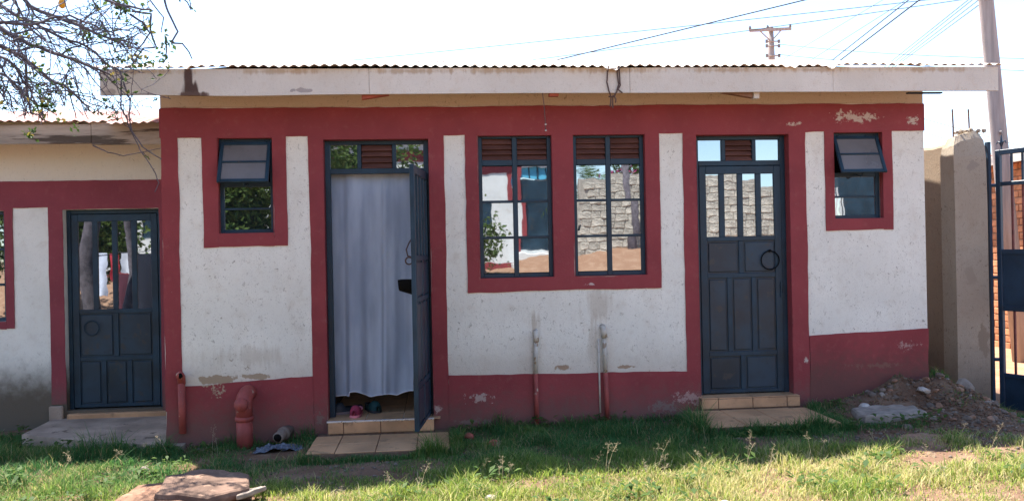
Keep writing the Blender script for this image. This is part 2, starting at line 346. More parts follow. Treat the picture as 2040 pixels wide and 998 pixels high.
def wall_mesh(x0, x1, z0, z1, ops, y0, th, fine=0.5):
    """wall lying along x with real openings (x0,x1,z0,z1), front at y0, back at y0+th"""
    xs = sorted({x0, x1, *[o[0] for o in ops], *[o[1] for o in ops]}); zs = sorted({z0, z1, *[o[2] for o in ops], *[o[3] for o in ops]})
    mb = MB(); inside = lambda cx, cz: any(o[0] < cx < o[1] and o[2] < cz < o[3] for o in ops)
    idx = {}
    def V(x, y, z):
        k = (round(x, 4), round(y, 4), round(z, 4))
        if k not in idx: idx[k] = len(mb.v); mb.v.append(k)
        return idx[k]
    ya, yb = y0, y0 + th
    solid = {}
    for i in range(len(xs) - 1):
        for j in range(len(zs) - 1): solid[i, j] = not inside((xs[i] + xs[i + 1]) / 2, (zs[j] + zs[j + 1]) / 2)
    for (i, j), s_ in solid.items():
        if not s_: continue
        a, b, c, d = xs[i], xs[i + 1], zs[j], zs[j + 1]
        mb.f.append((V(a, ya, c), V(b, ya, c), V(b, ya, d), V(a, ya, d)))
        mb.f.append((V(b, yb, c), V(a, yb, c), V(a, yb, d), V(b, yb, d)))
        if not solid.get((i - 1, j)): mb.f.append((V(a, yb, c), V(a, ya, c), V(a, ya, d), V(a, yb, d)))
        if not solid.get((i + 1, j)): mb.f.append((V(b, ya, c), V(b, yb, c), V(b, yb, d), V(b, ya, d)))
        if not solid.get((i, j - 1)): mb.f.append((V(a, yb, c), V(b, yb, c), V(b, ya, c), V(a, ya, c)))
        if not solid.get((i, j + 1)): mb.f.append((V(a, ya, d), V(b, ya, d), V(b, yb, d), V(a, yb, d)))
    return mb

def band(name, mat, parent, x0, x1, z0, z1, y=0.0, proud=0.009, amp=0.004, seed=0.0, ztop=None):
    """strip of paint-finished render, a few mm proud of the wall, with hand-cut wavering edges"""
    W, H = x1 - x0, z1 - z0
    nu = max(2, int(W / 0.06)); nv = max(2, int(H / 0.06)); mb = MB()
    for j in range(nv + 1):
        for i in range(nu + 1):
            u, v = i / nu, j / nv
            top = (z1 if ztop is None else z1 + (ztop - z1) * u)
            x = x0 + u * W; z = z0 + v * (top - z0)
            ex = (i in (0, nu)); ez = (j in (0, nv))
            dx = amp * (sn(z * 3.1, seed, 1.7 + i) + 0.5 * sn(z * 11.0, seed, 5.1 + i)) if ex else 0
            dz = amp * (sn(x * 2.7, seed, 7.3 + j) + 0.6 * sn(x * 9.0, seed, 9.9 + j)) if ez else 0
            mb.v.append((x + dx, y - proud - 0.0015 * sn(x * 2.0, z * 2.0, seed), z + dz))
    st = nu + 1
    for j in range(nv):
        for i in range(nu):
            a = j * st + i; mb.f.append((a, a + 1, a + st + 1, a + st))
    # returns to the wall
    def skirt(ids):
        k = len(mb.v)
        for q in ids: mb.v.append((mb.v[q][0], y + 0.002, mb.v[q][2]))
        for q in range(len(ids) - 1): mb.f.append((ids[q], k + q, k + q + 1, ids[q + 1]))
    skirt([i for i in range(st)]); skirt([nv * st + i for i in reversed(range(st))])
    skirt([j * st for j in reversed(range(nv + 1))]); skirt([j * st + nu for j in range(nv + 1)])
    return mb.build(name, mat, parent)

def pane(parent, x0, x1, z0, z1, y, mat='glass', name='pane', jit=0.5, rotx=0.0):
    mb = MB().box(-(x1 - x0) / 2, (x1 - x0) / 2, -0.002, 0.002, -(z1 - z0) / 2, (z1 - z0) / 2)
    me, c = mb.mesh(name, mat, False)
    j = R(jit)
    return place(name, me, ((x0 + x1) / 2, y, (z0 + z1) / 2), parent, (rotx + random.uniform(-j, j), 0, random.uniform(-j, j)))

def louvre(parent, x0, x1, z0, z1, y, k=4, mat='slat'):
    h = (z1 - z0) / k
    mb = MB().box(-(x1 - x0) / 2, (x1 - x0) / 2, -0.004, 0.004, -h * 0.62, h * 0.62, None, 0.002)
    me, c = mb.mesh('slat', mat, False)
    for i in range(k):
        place('slat', me, ((x0 + x1) / 2, y, z0 + (i + 0.5) * h), parent, (R(-38 + random.uniform(-3, 3)), 0, 0))

# ------------------------------------------------------------------ ground
HX0, HX1 = -2.29, 4.41                                        # the house's two front corners
def gh(x, y):
    z = -0.10 + 0.022 * max(-4.0, min(4.5, x))
    z += 0.025 * sn(x * 0.9, y * 0.9, 3.0) + 0.012 * sn(x * 3.1, y * 3.1, 8.0)
    # earth and rubble heaped against the right end of the wall
    d = ((x - 4.35) / 0.85) ** 2 + ((y - 0.05) / 0.62) ** 2
    z += (0.22 + .10 * sn(x * 3.3, y * 3.3, 5.0) + .07 * sn(x * 8, y * 8, 6.0)) * math.exp(-1.15 * d)
    # falls away to the gateway
    t = max(0.0, min(1.0, (x - 4.55) / 0.7)); z -= 0.22 * t * t * (3 - 2 * t) * max(0, min(1, (y + 2.2) / 1.8))
    # hollow trodden in front of the open door, bank behind the photographer
    t = max(0.0, min(1.0, (-8.0 - y) / 5.4)); z += (1.25 + .35 * max(0, min(1, (x - 2) / 2))) * t * t * (3 - 2 * t)
    if y > 1.6: z = z + (-0.32 - z) * min(1, (y - 1.6) / 1.0)
    if HX0 + 0.05 < x < HX1 - 0.05 and y > 0.06: z = -0.25
    if x < HX0 - 0.05 and y > 1.25: z = -0.25
    return z
def axis(lo, hi, a, b, fine, grow=1.28):
    v = list(np.arange(a, b + 1e-6, fine)); s = fine
    while v[-1] < hi: s *= grow; v.append(min(hi, v[-1] + s))
    s = fine; lft = []
    p = a
    while p > lo: s *= grow; p = max(lo, p - s); lft.append(p)
    return list(reversed(lft)) + v
gx = axis(-400, 400, -5.0, 7.0, 0.075); gy = axis(-400, 600, -4.2, 1.5, 0.06)
gm = MB()
for yy in gy:
    for xx in gx: gm.v.append((xx, yy, gh(xx, yy)))
for j in range(len(gy) - 1):
    for i in range(len(gx) - 1):
        a = j * len(gx) + i; gm.f.append((a, a + 1, a + len(gx) + 1, a + len(gx)))
me, c = gm.mesh('ground', 'earth', False, True)
ground = place('ground', me, (0, 0, 0)); tag(ground, 'bare reddish brown earth of the yard in front of the houses', 'ground', kind='structure')

# ------------------------------------------------------------------ corrugated sheets
def sheet(parent, mat, x0, x1, yf, yb, zf, slope, wl=0.08, amp=0.010, seed=0.0, dips=(), name='roof_sheet', flat=0.0, lift=0.0, drop=0.0):
    nx = int((x1 - x0) / wl * 8); ys = [yf, yf + 0.05, yf + 0.18, yf + 0.5, (yf + yb) / 2, yb]; mb = MB()
    for side in (0, 1):
        for y in ys:
            t = max(0, 1 - (y - yf) / 0.5)
            for i in range(nx + 1):
                x = x0 + (x1 - x0) * i / nx
                a = amp * (1 - flat * t * (0.5 + 0.5 * sn(x * 1.3, seed)))
                z = zf + (y - yf) * slope + a * math.sin(2 * math.pi * x / wl) + t * (0.010 * sn(x * 1.1, seed, 2.0) + 0.006 * sn(x * 4.0, seed, 4.0)) - drop * t * t
                for dx, dw, dd in dips: z -= dd * math.exp(-((x - dx) / dw) ** 2) * t
                yy = y + (0.02 * sn(x * 1.7, seed, 9.0) if y == yf else 0)
                mb.v.append((x, yy, z + lift - side * 0.0012))
    n = nx + 1; L = len(ys) * n
    for j in range(len(ys) - 1):
        for i in range(nx):
            a = j * n + i; mb.f.append((a, a + 1, a + n + 1, a + n)); mb.f.append((L + a, L + a + n, L + a + n + 1, L + a + 1))
    for i in range(nx): mb.f.append((i, L + i, L + i + 1, i + 1))
    return mb.build(name, mat, parent, True)

# ------------------------------------------------------------------ main house
house = empty('house', (1.06, 0.0, 0.0), 'long white house with dark red bands, navy steel doors and tin roof', 'house')
WL_O = (-1.83, -1.37, 1.64, 2.45); D1_O = (-0.95, -0.05, 0.04, 2.43); WA_O = (0.37, 1.02, 1.21, 2.45); WB_O = (1.20, 1.845, 1.21, 2.45)
D2_O = (2.30, 3.15, 0.12, 2.44); WR_O = (3.56, 4.02, 1.67, 2.45)
wall = wall_mesh(HX0, HX1, -0.3, 3.02, [WL_O, D1_O, WA_O, WB_O, D2_O, WR_O], 0.0, 0.2).build('front_wall', 'white', house)
for x0, x1 in ((HX0, HX0 + 0.2), (HX1 - 0.2, HX1)):
    mb = MB(); ya, yb = 0.2, 4.1
    vs = [(x, y, z) for x in (x0, x1) for (y, z) in ((ya, -0.3), (yb, -0.3), (yb, 3.93), (ya, 3.05))]
    mb.add(vs, [(0, 1, 2, 3), (7, 6, 5, 4), (0, 4, 5, 1), (1, 5, 6, 2), (2, 6, 7, 3), (3, 7, 4, 0)]); mb.build('side_wall', 'white', house)
B('back_wall', 'white', house, HX0 + 0.2, HX1 - 0.2, 3.9, 4.1, -0.3, 3.93, 0)
for x in (-1.25, 0.32, 2.1): B('partition_wall', 'wall_in', house, x, x + 0.12, 0.2, 3.9, -0.2, 3.0, 0)
B('room_floor', 'grout', house, HX0 + 0.2, HX1 - 0.2, 0.2, 3.9, -0.2, 0.03, 0)
# red bands
k = 0
for (x0, x1, z0, z1, pr, mt, zt) in [
    (HX0, HX1, 2.455, 2.70, 0.010, 'red', None), (HX0, -2.15, 0.16, 2.475, 0.0085, 'red', None),
    (-1.955, -1.83, 1.53, 2.475, 0.009, 'red', None), (-1.37, -1.255, 1.53, 2.475, 0.009, 'red', None), (-1.83, -1.37, 1.53, 1.64, 0.0085, 'red', None),
    (-1.07, -0.95, -0.16, 2.475, 0.0088, 'red', None), (-0.05, 0.08, -0.16, 2.475, 0.0088, 'red', None),
    (0.26, 0.37, 1.095, 2.475, 0.009, 'red', None), (1.02, 1.20, 1.21, 2.475, 0.0092, 'red', None), (1.845, 1.97, 1.095, 2.475, 0.009, 'red', None), (0.37, 1.845, 1.095, 1.21, 0.0085, 'red', None),
    (2.18, 2.30, -0.1, 2.475, 0.009, 'red', None), (3.15, 3.30, -0.1, 2.475, 0.009, 'red', None),
    (3.475, 3.56, 1.57, 2.475, 0.009, 'red', None), (4.02, 4.11, 1.57, 2.475, 0.009, 'red', None), (3.56, 4.02, 1.57, 1.67, 0.0085, 'red', None),
    (-2.15, -1.07, -0.3, 0.365, 0.014, 'red', 0.42), (0.08, 2.18, -0.3, 0.385, 0.012, 'red', 0.355), (3.30, HX1, -0.2, 0.635, 0.012, 'red_r', 0.67)]:
    band('red_band', mt, house, x0, x1, z0, z1, 0.0, pr, 0.008, k * 3.7, zt); k += 1
for o in (WL_O, D1_O, WA_O, WB_O, D2_O, WR_O): band('red_band', 'red', house, o[0] - .003, o[1] + .003, o[3] + .0006, 2.47, 0.0, .0082, .0, 0.0)
band('red_band', 'red', house, HX0, -2.15, -0.2, 0.16, 0.0, 0.007, 0.01, 77.0)
for x0, x1 in ((HX0 - 0.01, HX0), (HX1, HX1 + 0.01)): B('side_red_band', 'red', house, x0, x1, -0.006, 4.1, 2.455, 2.70, 0.002)
# painted reveals of the openings (a thin skim inside each opening)
for o, dpt in ((WL_O, 0.055), (WA_O, 0.055), (WB_O, 0.055), (WR_O, 0.055), (D1_O, 0.09), (D2_O, 0.09)):
    mb = MB(); e = 0.004; ya, yb = -0.0075, dpt
    mb.box(o[0] - 0.0005, o[0] + e, ya, yb, o[2], o[3]); mb.box(o[1] - e, o[1] + 0.0005, ya, yb, o[2], o[3])
    mb.box(o[0] + e, o[1] - e, ya, yb, o[3] - e, o[3] + 0.0005)
    if o not in (D1_O, D2_O): mb.box(o[0] + e, o[1] - e, ya, yb, o[2] - 0.0005, o[2] + e)
    mb.build('reveal', 'red', house)

# small awning windows
def awning_window(o, yf=0.06, open_deg=26, flip=1):
    x0, x1, z0, z1 = o[0] + 0.004, o[1] - 0.004, o[2] + 0.004, o[3] - 0.004
    fr = 0.032; mb = MB(); ya, yb = yf, yf + 0.035; zm = z0 + (z1 - z0) * 0.515
    mb.box(x0, x0 + fr, ya, yb, z0, z1, None, .003); mb.box(x1 - fr, x1, ya, yb, z0, z1, None, .003)
    for za, zb, d in ((z0, z0 + fr, .001), (z1 - fr, z1, .001), (zm - 0.02, zm + 0.02, .001), (z0 + (zm - z0) * 0.5 - .009, z0 + (zm - z0) * 0.5 + .009, .003)):
        mb.box(x0 + fr, x1 - fr, ya + d, yb - d, za, zb, None, .003)
    win = mb.build('window', 'steel', house)
    h2 = z0 + (zm - z0) * 0.5
    for a, b in ((z0 + fr - .006, h2 - .005), (h2 + .005, zm - .014)): pane(win, x0 + fr - .006, x1 - fr + .006, a, b, yf + 0.018, jit=0.8)
    # top-hung sash swung out
    Lh = z1 - fr - zm + 0.035; W = x1 - x0 - 0.03
    M = Matrix.Translation(((x0 + x1) / 2, yf - 0.006, z1 - 0.03)) @ Matrix.Rotation(R(-open_deg), 4, 'X')
    s = MB()
    s.box(-W / 2, -W / 2 + .03, -.012, .012, -Lh, 0, M, .003); s.box(W / 2 - .03, W / 2, -.012, .012, -Lh, 0, M, .003)
    for a, b in ((-Lh, -Lh + .03), (-.03, 0), (-Lh * .5 - .009, -Lh * .5 + .009)): s.box(-W / 2 + .03, W / 2 - .03, -.011, .011, a, b, M, .003)
    s.build('sash', 'steel', win)
    for a, b in ((-Lh + .026, -Lh * .5 - .006), (-Lh * .5 + .006, -.026)):
        g = MB().box(-W / 2 + .026, W / 2 - .026, -.002, .002, a, b, M); g.build('sash_pane', 'frosted', win)
    st = MB(); p0 = M @ Vector((0, 0.012, -Lh + .015)); st.tube([p0 + Vector((0, 0, -.01)), p0 + Vector((0, .05, -.035)), Vector((p0.x, yf, zm))], .006, 6); st.build('window_stay', 'steel', win)
    for hx in (-W * .32, W * .32):
        hp = M @ Vector((hx, 0, 0)); MB().tube([hp + Vector((-.03, 0, .006)), hp + Vector((.03, 0, .006))], .008, 6).build('hinge', 'steel', win)
    return win
w1 = awning_window(WL_O); w1['label'] = 'small awning window left of the open door, sash swung out'
w2 = awning_window(WR_O); w2['label'] = 'small awning window near the gate pillar, sash swung out'

def tall_window(o, yf=0.05):
    x0, x1, z0, z1 = o[0] + 0.004, o[1] - 0.004, o[2] + 0.004, o[3] - 0.004
    fr = 0.035; ya, yb = yf, yf + 0.04; mb = MB(); zl = z1 - 0.225
    mb.box(x0, x0 + fr, ya, yb, z0, z1, None, .003); mb.box(x1 - fr, x1, ya, yb, z0, z1, None, .003)
    xm = (x0 + x1) / 2
    mb.box(xm - .021, xm + .021, ya - .002, yb - .002, z0, z1, None, .003)
    rows = [z0 + fr, z0 + fr + (zl - .03 - z0 - fr) / 3, z0 + fr + (zl - .03 - z0 - fr) * 2 / 3, zl - .03]
    for sx0, sx1 in ((x0 + fr, xm - .021), (xm + .021, x1 - fr)):
        mb.box(sx0, sx1, ya + .001, yb - .001, z0, z0 + fr, None, .003); mb.box(sx0, sx1, ya + .001, yb - .001, z1 - .02, z1, None, .003)
        mb.box(sx0, sx1, ya + .001, yb - .001, zl - .03, zl + .02, None, .003)
        for r in rows[1:3]: mb.box(sx0, sx1, ya + .004, yb - .004, r - .011, r + .011, None, .003)
    win = mb.build('window', 'steel', house)
    for sx0, sx1 in ((x0 + fr, xm - .021), (xm + .021, x1 - fr)):
        for i in range(3): pane(win, sx0 - .005, sx1 + .005, rows[i] + .006, rows[i + 1] - .006, yf + .02, jit=0.45)
        louvre(win, sx0 + .002, sx1 - .002, zl + .02, z1 - .02, yf + .022, 4)
        B('louvre_backing', 'black', win, sx0, sx1, yf + .06, yf + .066, zl, z1, 0)
    for sx, sz in ((x0 + fr + .012, rows[1] + .05),): MB().tube([(sx, yf - .012, sz), (sx + .012, yf - .02, sz + .05)], .005, 6).build('window_catch', 'steel', win)
    return win
tall_window(WA_O); tall_window(WB_O)
# black sheets that paint in the unlit rooms behind the panes
for o in (WL_O, WA_O, WB_O, WR_O): B('window_dark_sheet', 'black', house, o[0] - .02, o[1] + .02, 0.205, 0.215, o[2] - .02, o[3] + .02, 0)

def door_frame(o, zt, parent, yf=0.09, transom=True):
    x0, x1, z0, z1 = o[0] + .004, o[1] - .004, o[2], o[3] - .004; fr = .045; ya, yb = yf, yf + .05
    mb = MB().box(x0, x0 + fr, ya, yb, z0, z1, None, .003).box(x1 - fr, x1, ya, yb, z0, z1, None, .003)
    mb.box(x0 + fr, x1 - fr, ya + .001, yb - .001, z1 - .035, z1, None, .003); mb.box(x0 + fr, x1 - fr, ya + .001, yb - .001, zt - .02, zt + .025, None, .003)
    W = x1 - x0 - 2 * fr; xa = x0 + fr + W * .31; xb = x0 + fr + W * .685
    for xv in (xa, xb): mb.box(xv - .017, xv + .017, ya + .002, yb - .002, zt + .025, z1 - .035, None, .003)
    d = mb.build('door_frame', 'steel', parent)
    pane(d, x0 + fr - .004, xa - .013, zt + .02, z1 - .03, yf + .025, jit=0.6); pane(d, xb + .013, x1 - fr + .004, zt + .02, z1 - .03, yf + .025, jit=0.6)
    louvre(d, xa + .019, xb - .019, zt + .027, z1 - .037, yf + .025, 4)
    B('louvre_backing', 'black', d, xa, xb, yf + .056, yf + .062, zt, z1, 0)
    return d

def door_leaf(parent, M, W, H, rows, ring=True, glass_h=.59, th=.036, name='door'):
    """steel leaf in local coords: x 0..W, front at y=-th/2, z 0..H; lights on top, pressed panels below.  rows: list of (panel count, height) from the bottom"""
    st = .062; mb = MB(); a, b = -th / 2, th / 2
    mb.box(0, st, a, b, 0, H, M, .003); mb.box(W - st, W, a, b, 0, H, M, .003)
    mb.box(st, W - st, a + .001, b - .001, H - .07, H, M, .003)
    z = .03; rail = .04
    mb.box(st, W - st, a + .001, b - .001, 0, z, M, .003)
    panels = []
    for cnt, h in rows:
        pw = (W - 2 * st - (cnt - 1) * .045) / cnt
        for i in range(cnt):
            px = st + i * (pw + .045); panels.append((px, px + pw, z, z + h))
            if i: mb.box(px - .045, px, a + .002, b - .002, z, z + h, M, .003)
        z += h; mb.box(st, W - st, a + .001, b - .001, z, z + rail, M, .003); z += rail
    gt = H - .07; gw = (W - 2 * st - 3 * .05) / 4; lights = []
    for i in range(4):
        gx_ = st + i * (gw + .05); lights.append((gx_, gx_ + gw, z, gt))
        if i: mb.box(gx_ - .05, gx_, a + .002, b - .002, z, gt, M, .003)
    d = mb.build(name, 'steel', parent)
    for p in panels:
        q = MB().box(p[0], p[1], -.003, .003, p[2], p[3], M); i_ = .014
        q.box(p[0] + i_, p[1] - i_, -.0145, -.003, p[2] + i_, p[3] - i_, M, .005); q.box(p[0] + i_, p[1] - i_, .003, .0145, p[2] + i_, p[3] - i_, M, .005)
        q.build('panel', 'panel', d)
    for l in lights:
        g = MB().box(l[0] - .003, l[1] + .003, -.002, .002, l[2] - .003, l[3] + .003); me_, _ = g.mesh('pane', 'glass', False)
        cx, cz = (l[0] + l[1]) / 2, (l[2] + l[3]) / 2
        me_.transform(Matrix.Translation((-cx, 0, -cz)))
        R3 = (M.to_3x3().to_4x4() @ Matrix.Rotation(R(random.uniform(-.5, .5)), 4, 'X') @ Matrix.Rotation(R(random.uniform(-.5, .5)), 4, 'Z'))
        me_.transform(R3)
        place('pane', me_, M @ Vector((cx, 0, cz)), d)
    return d

# open door (left): frame, leaf swung right out towards the yard
f1 = door_frame(D1_O, 2.16, house)
Mo = Matrix.Translation((-0.085, 0.075, 0.055)) @ Matrix.Rotation(R(83.0), 4, 'Z') @ Matrix.Translation((-0.80, 0, 0))
leaf1 = door_leaf(house, Mo, 0.80, 2.085, [(2, .29), (3, .64), (2, .29)]); leaf1['label'] = 'navy steel door standing open towards the yard'
# lock case, latch ring and bolt on its inner face
q = MB()
pr = [(math.cos(a) * .085, -abs(math.sin(a)) * .13) for a in np.linspace(0, math.pi, 12)]
vs = [(.20 + x, .020, 1.18 + z) for x, z in pr] + [(.20 + x, .145, 1.18 + z * .7) for x, z in pr]; n_ = len(pr)
fs = [tuple(range(n_)), tuple(reversed(range(n_, 2 * n_)))] + [(i, i + n_, i + n_ + 1, i + 1) for i in range(n_ - 1)] + [(n_ - 1, 2 * n_ - 1, n_, 0)]
Mi = Mo
q.add(vs, fs, Mi); q.build('lock_case', 'black', leaf1)
MB().tube([Mi @ Vector(p) for p in ((.10, .03, 1.36), (.10, .06, 1.37), (.10, .07, 1.42), (.12, .05, 1.47), (.14, .035, 1.50))], .006, 6).build('latch_hook', 'wire', leaf1)
r_ = MB(); r_.ring((0, 0, 0), .028, .006, 'x'); r_.v = [tuple(Mi @ (Vector(v) + Vector((.10, .05, 1.33)))) for v in r_.v]; r_.build('latch_ring', 'wire', leaf1)
for hz in (.25, 1.05, 1.85):
    MB().tube([Mo @ Vector((.805, 0, hz - .05)), Mo @ Vector((.805, 0, hz + .05))], .011, 8).build('hinge', 'steel', leaf1)
# closed door (right)
f2 = door_frame(D2_O, 2.19, house)
Mc = Matrix.Translation((D2_O[0] + .05, .10, .135)) @ Matrix.Identity(4)
leaf2 = door_leaf(house, Mc, D2_O[1] - D2_O[0] - .10, 2.03, [(2, .30), (3, .66), (2, .29)]); leaf2['label'] = 'closed navy steel door with ring pull between window and gate pillar'
q = MB(); q.ring((2.985, .068, 1.315), .083, .0055, 'y', 20); q.tube([(2.985, .085, 1.40), (2.985, .06, 1.40)], .012, 8); q.build('ring_pull', 'black', leaf2)
q = MB(); q.tube([(3.085, .072, .98), (3.085, .072, 1.12)], .007, 6); q.box(3.075, 3.095, .068, .082, .99, 1.01); q.box(3.075, 3.095, .068, .082, 1.08, 1.10); q.build('bolt', 'steel', leaf2)
B('door_dark_sheet', 'black', house, D2_O[0], D2_O[1], .205, .215, .1, 2.46, 0)  # black sheet painting in the dark of the room behind

# floor tiles just inside the open door
tm, _ = MB().box(-.157, .157, -.157, .157, -.005, .005, None, .003).mesh('floor_tile', 'tile', False)
fl = B('door_floor', 'grout', house, -.945, -.055, -.115, .2, -.2, .034, 0)
for i in range(3):
    for j in range(6): place('floor_tile', tm, (-.79 + i * .318, .06 + j * .318, .0385), fl)
MB().box(-.95, -.05, -.122, -.108, .034, .048, None, .002).build('threshold_strip', 'strip', house)

def stoop(name, x0, x1, yf, yb, ztop, riser, rj, tj, cols, tilt=0.0, label=None):
    """tiled step: bed, paving tiles on top, riser tiles up to the threshold"""
    mb = MB().box(x0, x1, yf, yb, ztop - .12, ztop - .008, None, .006); s = mb.build(name, 'grout', house)
    if label: s['label'] = label
    for i in range(len(cols) - 1):
        for j in range(len(tj) - 1):
            a, b, c_, d_ = cols[i] + .003, cols[i + 1] - .003, tj[j] + .003, tj[j + 1] - .003
            t = MB().box(-(b - a) / 2, (b - a) / 2, -(d_ - c_) / 2, (d_ - c_) / 2, -.005, .005, None, .003); me_, _ = t.mesh('tile', 'tile', False)
            place('tile', me_, ((a + b) / 2, (c_ + d_) / 2, ztop - .004 + random.uniform(-.001, .001)), s, (R(random.uniform(-.4, .4)), R(random.uniform(-.4, .4)), 0))
    rx0, rx1, rz0, rz1, ry = riser
    for i in range(len(rj) - 1):
        t = MB().box(rj[i] + .003, rj[i + 1] - .003, ry - .008, ry, rz0 + .004, rz1, None, .003); t.build('riser_tile', 'tile', s)
    return s
stoop('stoop', -1.03, .07, -.80, -.02, -.065, (-.94, -.05, -.062, .033, -.115), [-.94, -.81, -.50, -.185, -.05], [-.80, -.49, -.17], [-1.03, -.81, -.50, -.185, .07])
stoop('stoop', 2.13, 3.20, -.82, -.02, .022, (2.28, 3.17, .026, .112, -.085), [2.28, 2.43, 2.74, 3.05, 3.17], [-.82, -.50, -.12], [2.13, 2.43, 2.74, 3.05, 3.20])
B('door_sill', 'grout', house, 2.28, 3.17, -.085, .2, -.1, .115, .003)
tl = [(2.28, 2.43), (2.43, 2.74), (2.74, 3.05), (3.05, 3.17)]
for a, b in tl: B('sill_tile', 'tile', house, a + .003, b - .003, -.09, .09, .115, .124, .002)

# pipes on the wall
def wall_pipe(pts, r, mat, parent, extras=(), label=None):
    p = MB().tube(pts, r, 12).build('drain_pipe', mat, parent, True)
    for nm, mt, pp, rr_ in extras: MB().tube(pp, rr_, 12).build(nm, mt, p, True)
    if label: p['label'] = label
    return p
wall_pipe([(.835, -.035, -.06), (.832, -.035, .38)], .020, 'pipe_red', house, [('upper_pipe', 'pipe_white', [(.832, -.033, .38), (.842, -.031, .66)], .0185), ('elbow', 'pipe_white', [(.842, -.031, .655), (.843, -.036, .70), (.845, -.03, .73), (.845, .01, .745)], .024)])
wall_pipe([(1.455, -.035, -.06), (1.445, -.036, .37)], .021, 'pipe_red', house, [('upper_pipe', 'pipe_white', [(1.445, -.035, .37), (1.44, -.032, .68)], .0195), ('elbow', 'pipe_white', [(1.44, -.033, .675), (1.44, -.038, .73), (1.435, -.034, .755), (1.43, .01, .77)], .027)])
wall_pipe([(1.395, -.020, .02), (1.392, -.020, .66)], .008, 'pipe_white', house)
wall_pipe([(-2.148, -.04, -.02), (-2.15, -.04, .40)], .030, 'pipe_red', house, [('elbow', 'pipe_red', [(-2.15, -.035, .39), (-2.15, -.042, .455), (-2.145, -.085, .47), (-2.14, -.115, .47)], .033), ('mouth', 'black', [(-2.14, -.1145, .47), (-2.14, -.1165, .47)], .023)])
sp_ = wall_pipe([(-1.62, -.14, -.16), (-1.62, -.14, .10)], .066, 'pipe_red', house, [('collar', 'pipe_red', [(-1.62, -.14, .085), (-1.62, -.14, .12)], .075), ('stack', 'pipe_red', [(-1.62, -.14, .11), (-1.62, -.14, .22), (-1.62, -.12, .27), (-1.61, -.05, .30), (-1.60, .02, .30)], .068), ('inspection_cap', 'pipe_red', [(-1.628, -.19, .225), (-1.630, -.225, .232)], .056)], 'fat red soil pipe with elbow left of the open door')
wall_pipe([(-1.27, .02, -.03), (-1.32, -.13, -.045), (-1.34, -.20, -.055)], .045, 'pipe_grey', house, [('collar', 'pipe_grey', [(-1.30, -.075, -.04), (-1.315, -.115, -.043)], .058), ('mouth', 'black', [(-1.34, -.2005, -.055), (-1.3405, -.203, -.0555)], .034)])

# roof, fascia
roof = MB().tube([(-2.68, 4.12, 3.975), (4.86, 4.12, 3.975)], .012, 8).build('roof', 'sheet', house)
xs = np.linspace(-2.68, 4.87, 11)
dips = [(1.475, .07, .035), (2.99, .06, .018), (3.335, .045, .030), (-1.93, .03, .012)]
for i in range(10):
    sheet(roof, 'sheet', xs[i] - .02, xs[i + 1] + .02, -.475 - .012 * (i % 3), 4.1, 2.950, .224, seed=i * 2.3, dips=dips, lift=.0016 * (i % 2), flat=.5 if i in (0, 9) else .25)
for x in np.arange(-2.2, 4.6, .75): B('rafter', 'wood', roof, x, x + .05, -.42, 4.0, 0, .0001, 0) if False else None
for i, x in enumerate(np.linspace(-2.2, 4.32, 9)):
    M = Matrix.Translation((x, -.42, 2.845)) @ Matrix.Rotation(math.atan(.231), 4, 'X')
    MB().box(-.025, .025, 0, 4.5, -.09, 0.06, M).build('rafter', 'wood', roof)
fx = [-2.61, -.515, 1.62, 3.36, 4.83]
for i in range(4):
    mb = MB(); n = 24
    for side, y in ((0, -.452), (1, -.427)):
        for j in range(n + 1):
            x = fx[i] + .0015 + (fx[i + 1] - fx[i] - .003) * j / n
            sag = .008 * sn(x * .8, 3.0) + (-.012 * math.exp(-((x + 1.6) / .5) ** 2))
            mb.v.append((x, y + .003 * sn(x, 9.0) + .002 * (i % 2), 2.733 + sag)); mb.v.append((x, y + .003 * sn(x, 9.0) + .002 * (i % 2), 2.938 + .003 * sn(x * 2, 1.0)))
    L = 2 * (n + 1)
    for j in range(n):
        a = 2 * j; mb.f += [(a, a + 2, a + 3, a + 1), (L + a, L + a + 1, L + a + 3, L + a + 2), (a, L + a, L + a + 2, a + 2), (a + 1, a + 3, L + a + 3, L + a + 1)]
    mb.f += [(0, 1, L + 1, L), (L - 2, 2 * L - 2, 2 * L - 1, L - 1)]
    mb.build('fascia_board', 'fascia', house)
# splintered packing pieces under the fascia
def wedge(x0, x1, z0, z1, mat='wood'):
    mb = MB().add([(x0, -.40, z1), (x1, -.40, z0), (x1, -.40, z1), (x0, -.34, z1), (x1, -.34, z0), (x1, -.34, z1)], [(0, 1, 2), (3, 5, 4), (0, 3, 4, 1), (1, 4, 5, 2), (2, 5, 3, 0)])
    return mb.build('packing_wedge', mat, house)
wedge(2.42, 2.68, 2.695, 2.74); wedge(-.36, -.58, 2.70, 2.735, 'shard')
B('packing_block', 'fascia', house, 2.685, 2.735, -.41, -.34, 2.685, 2.74, .003); B('packing_block', 'shard', house, .95, 1.03, -.41, -.36, 2.715, 2.74, .003)
MB().box(4.05, 4.36, -.40, -.36, 2.722, 2.735, Matrix.Identity(4), .003).build('packing_block', 'cable', house)

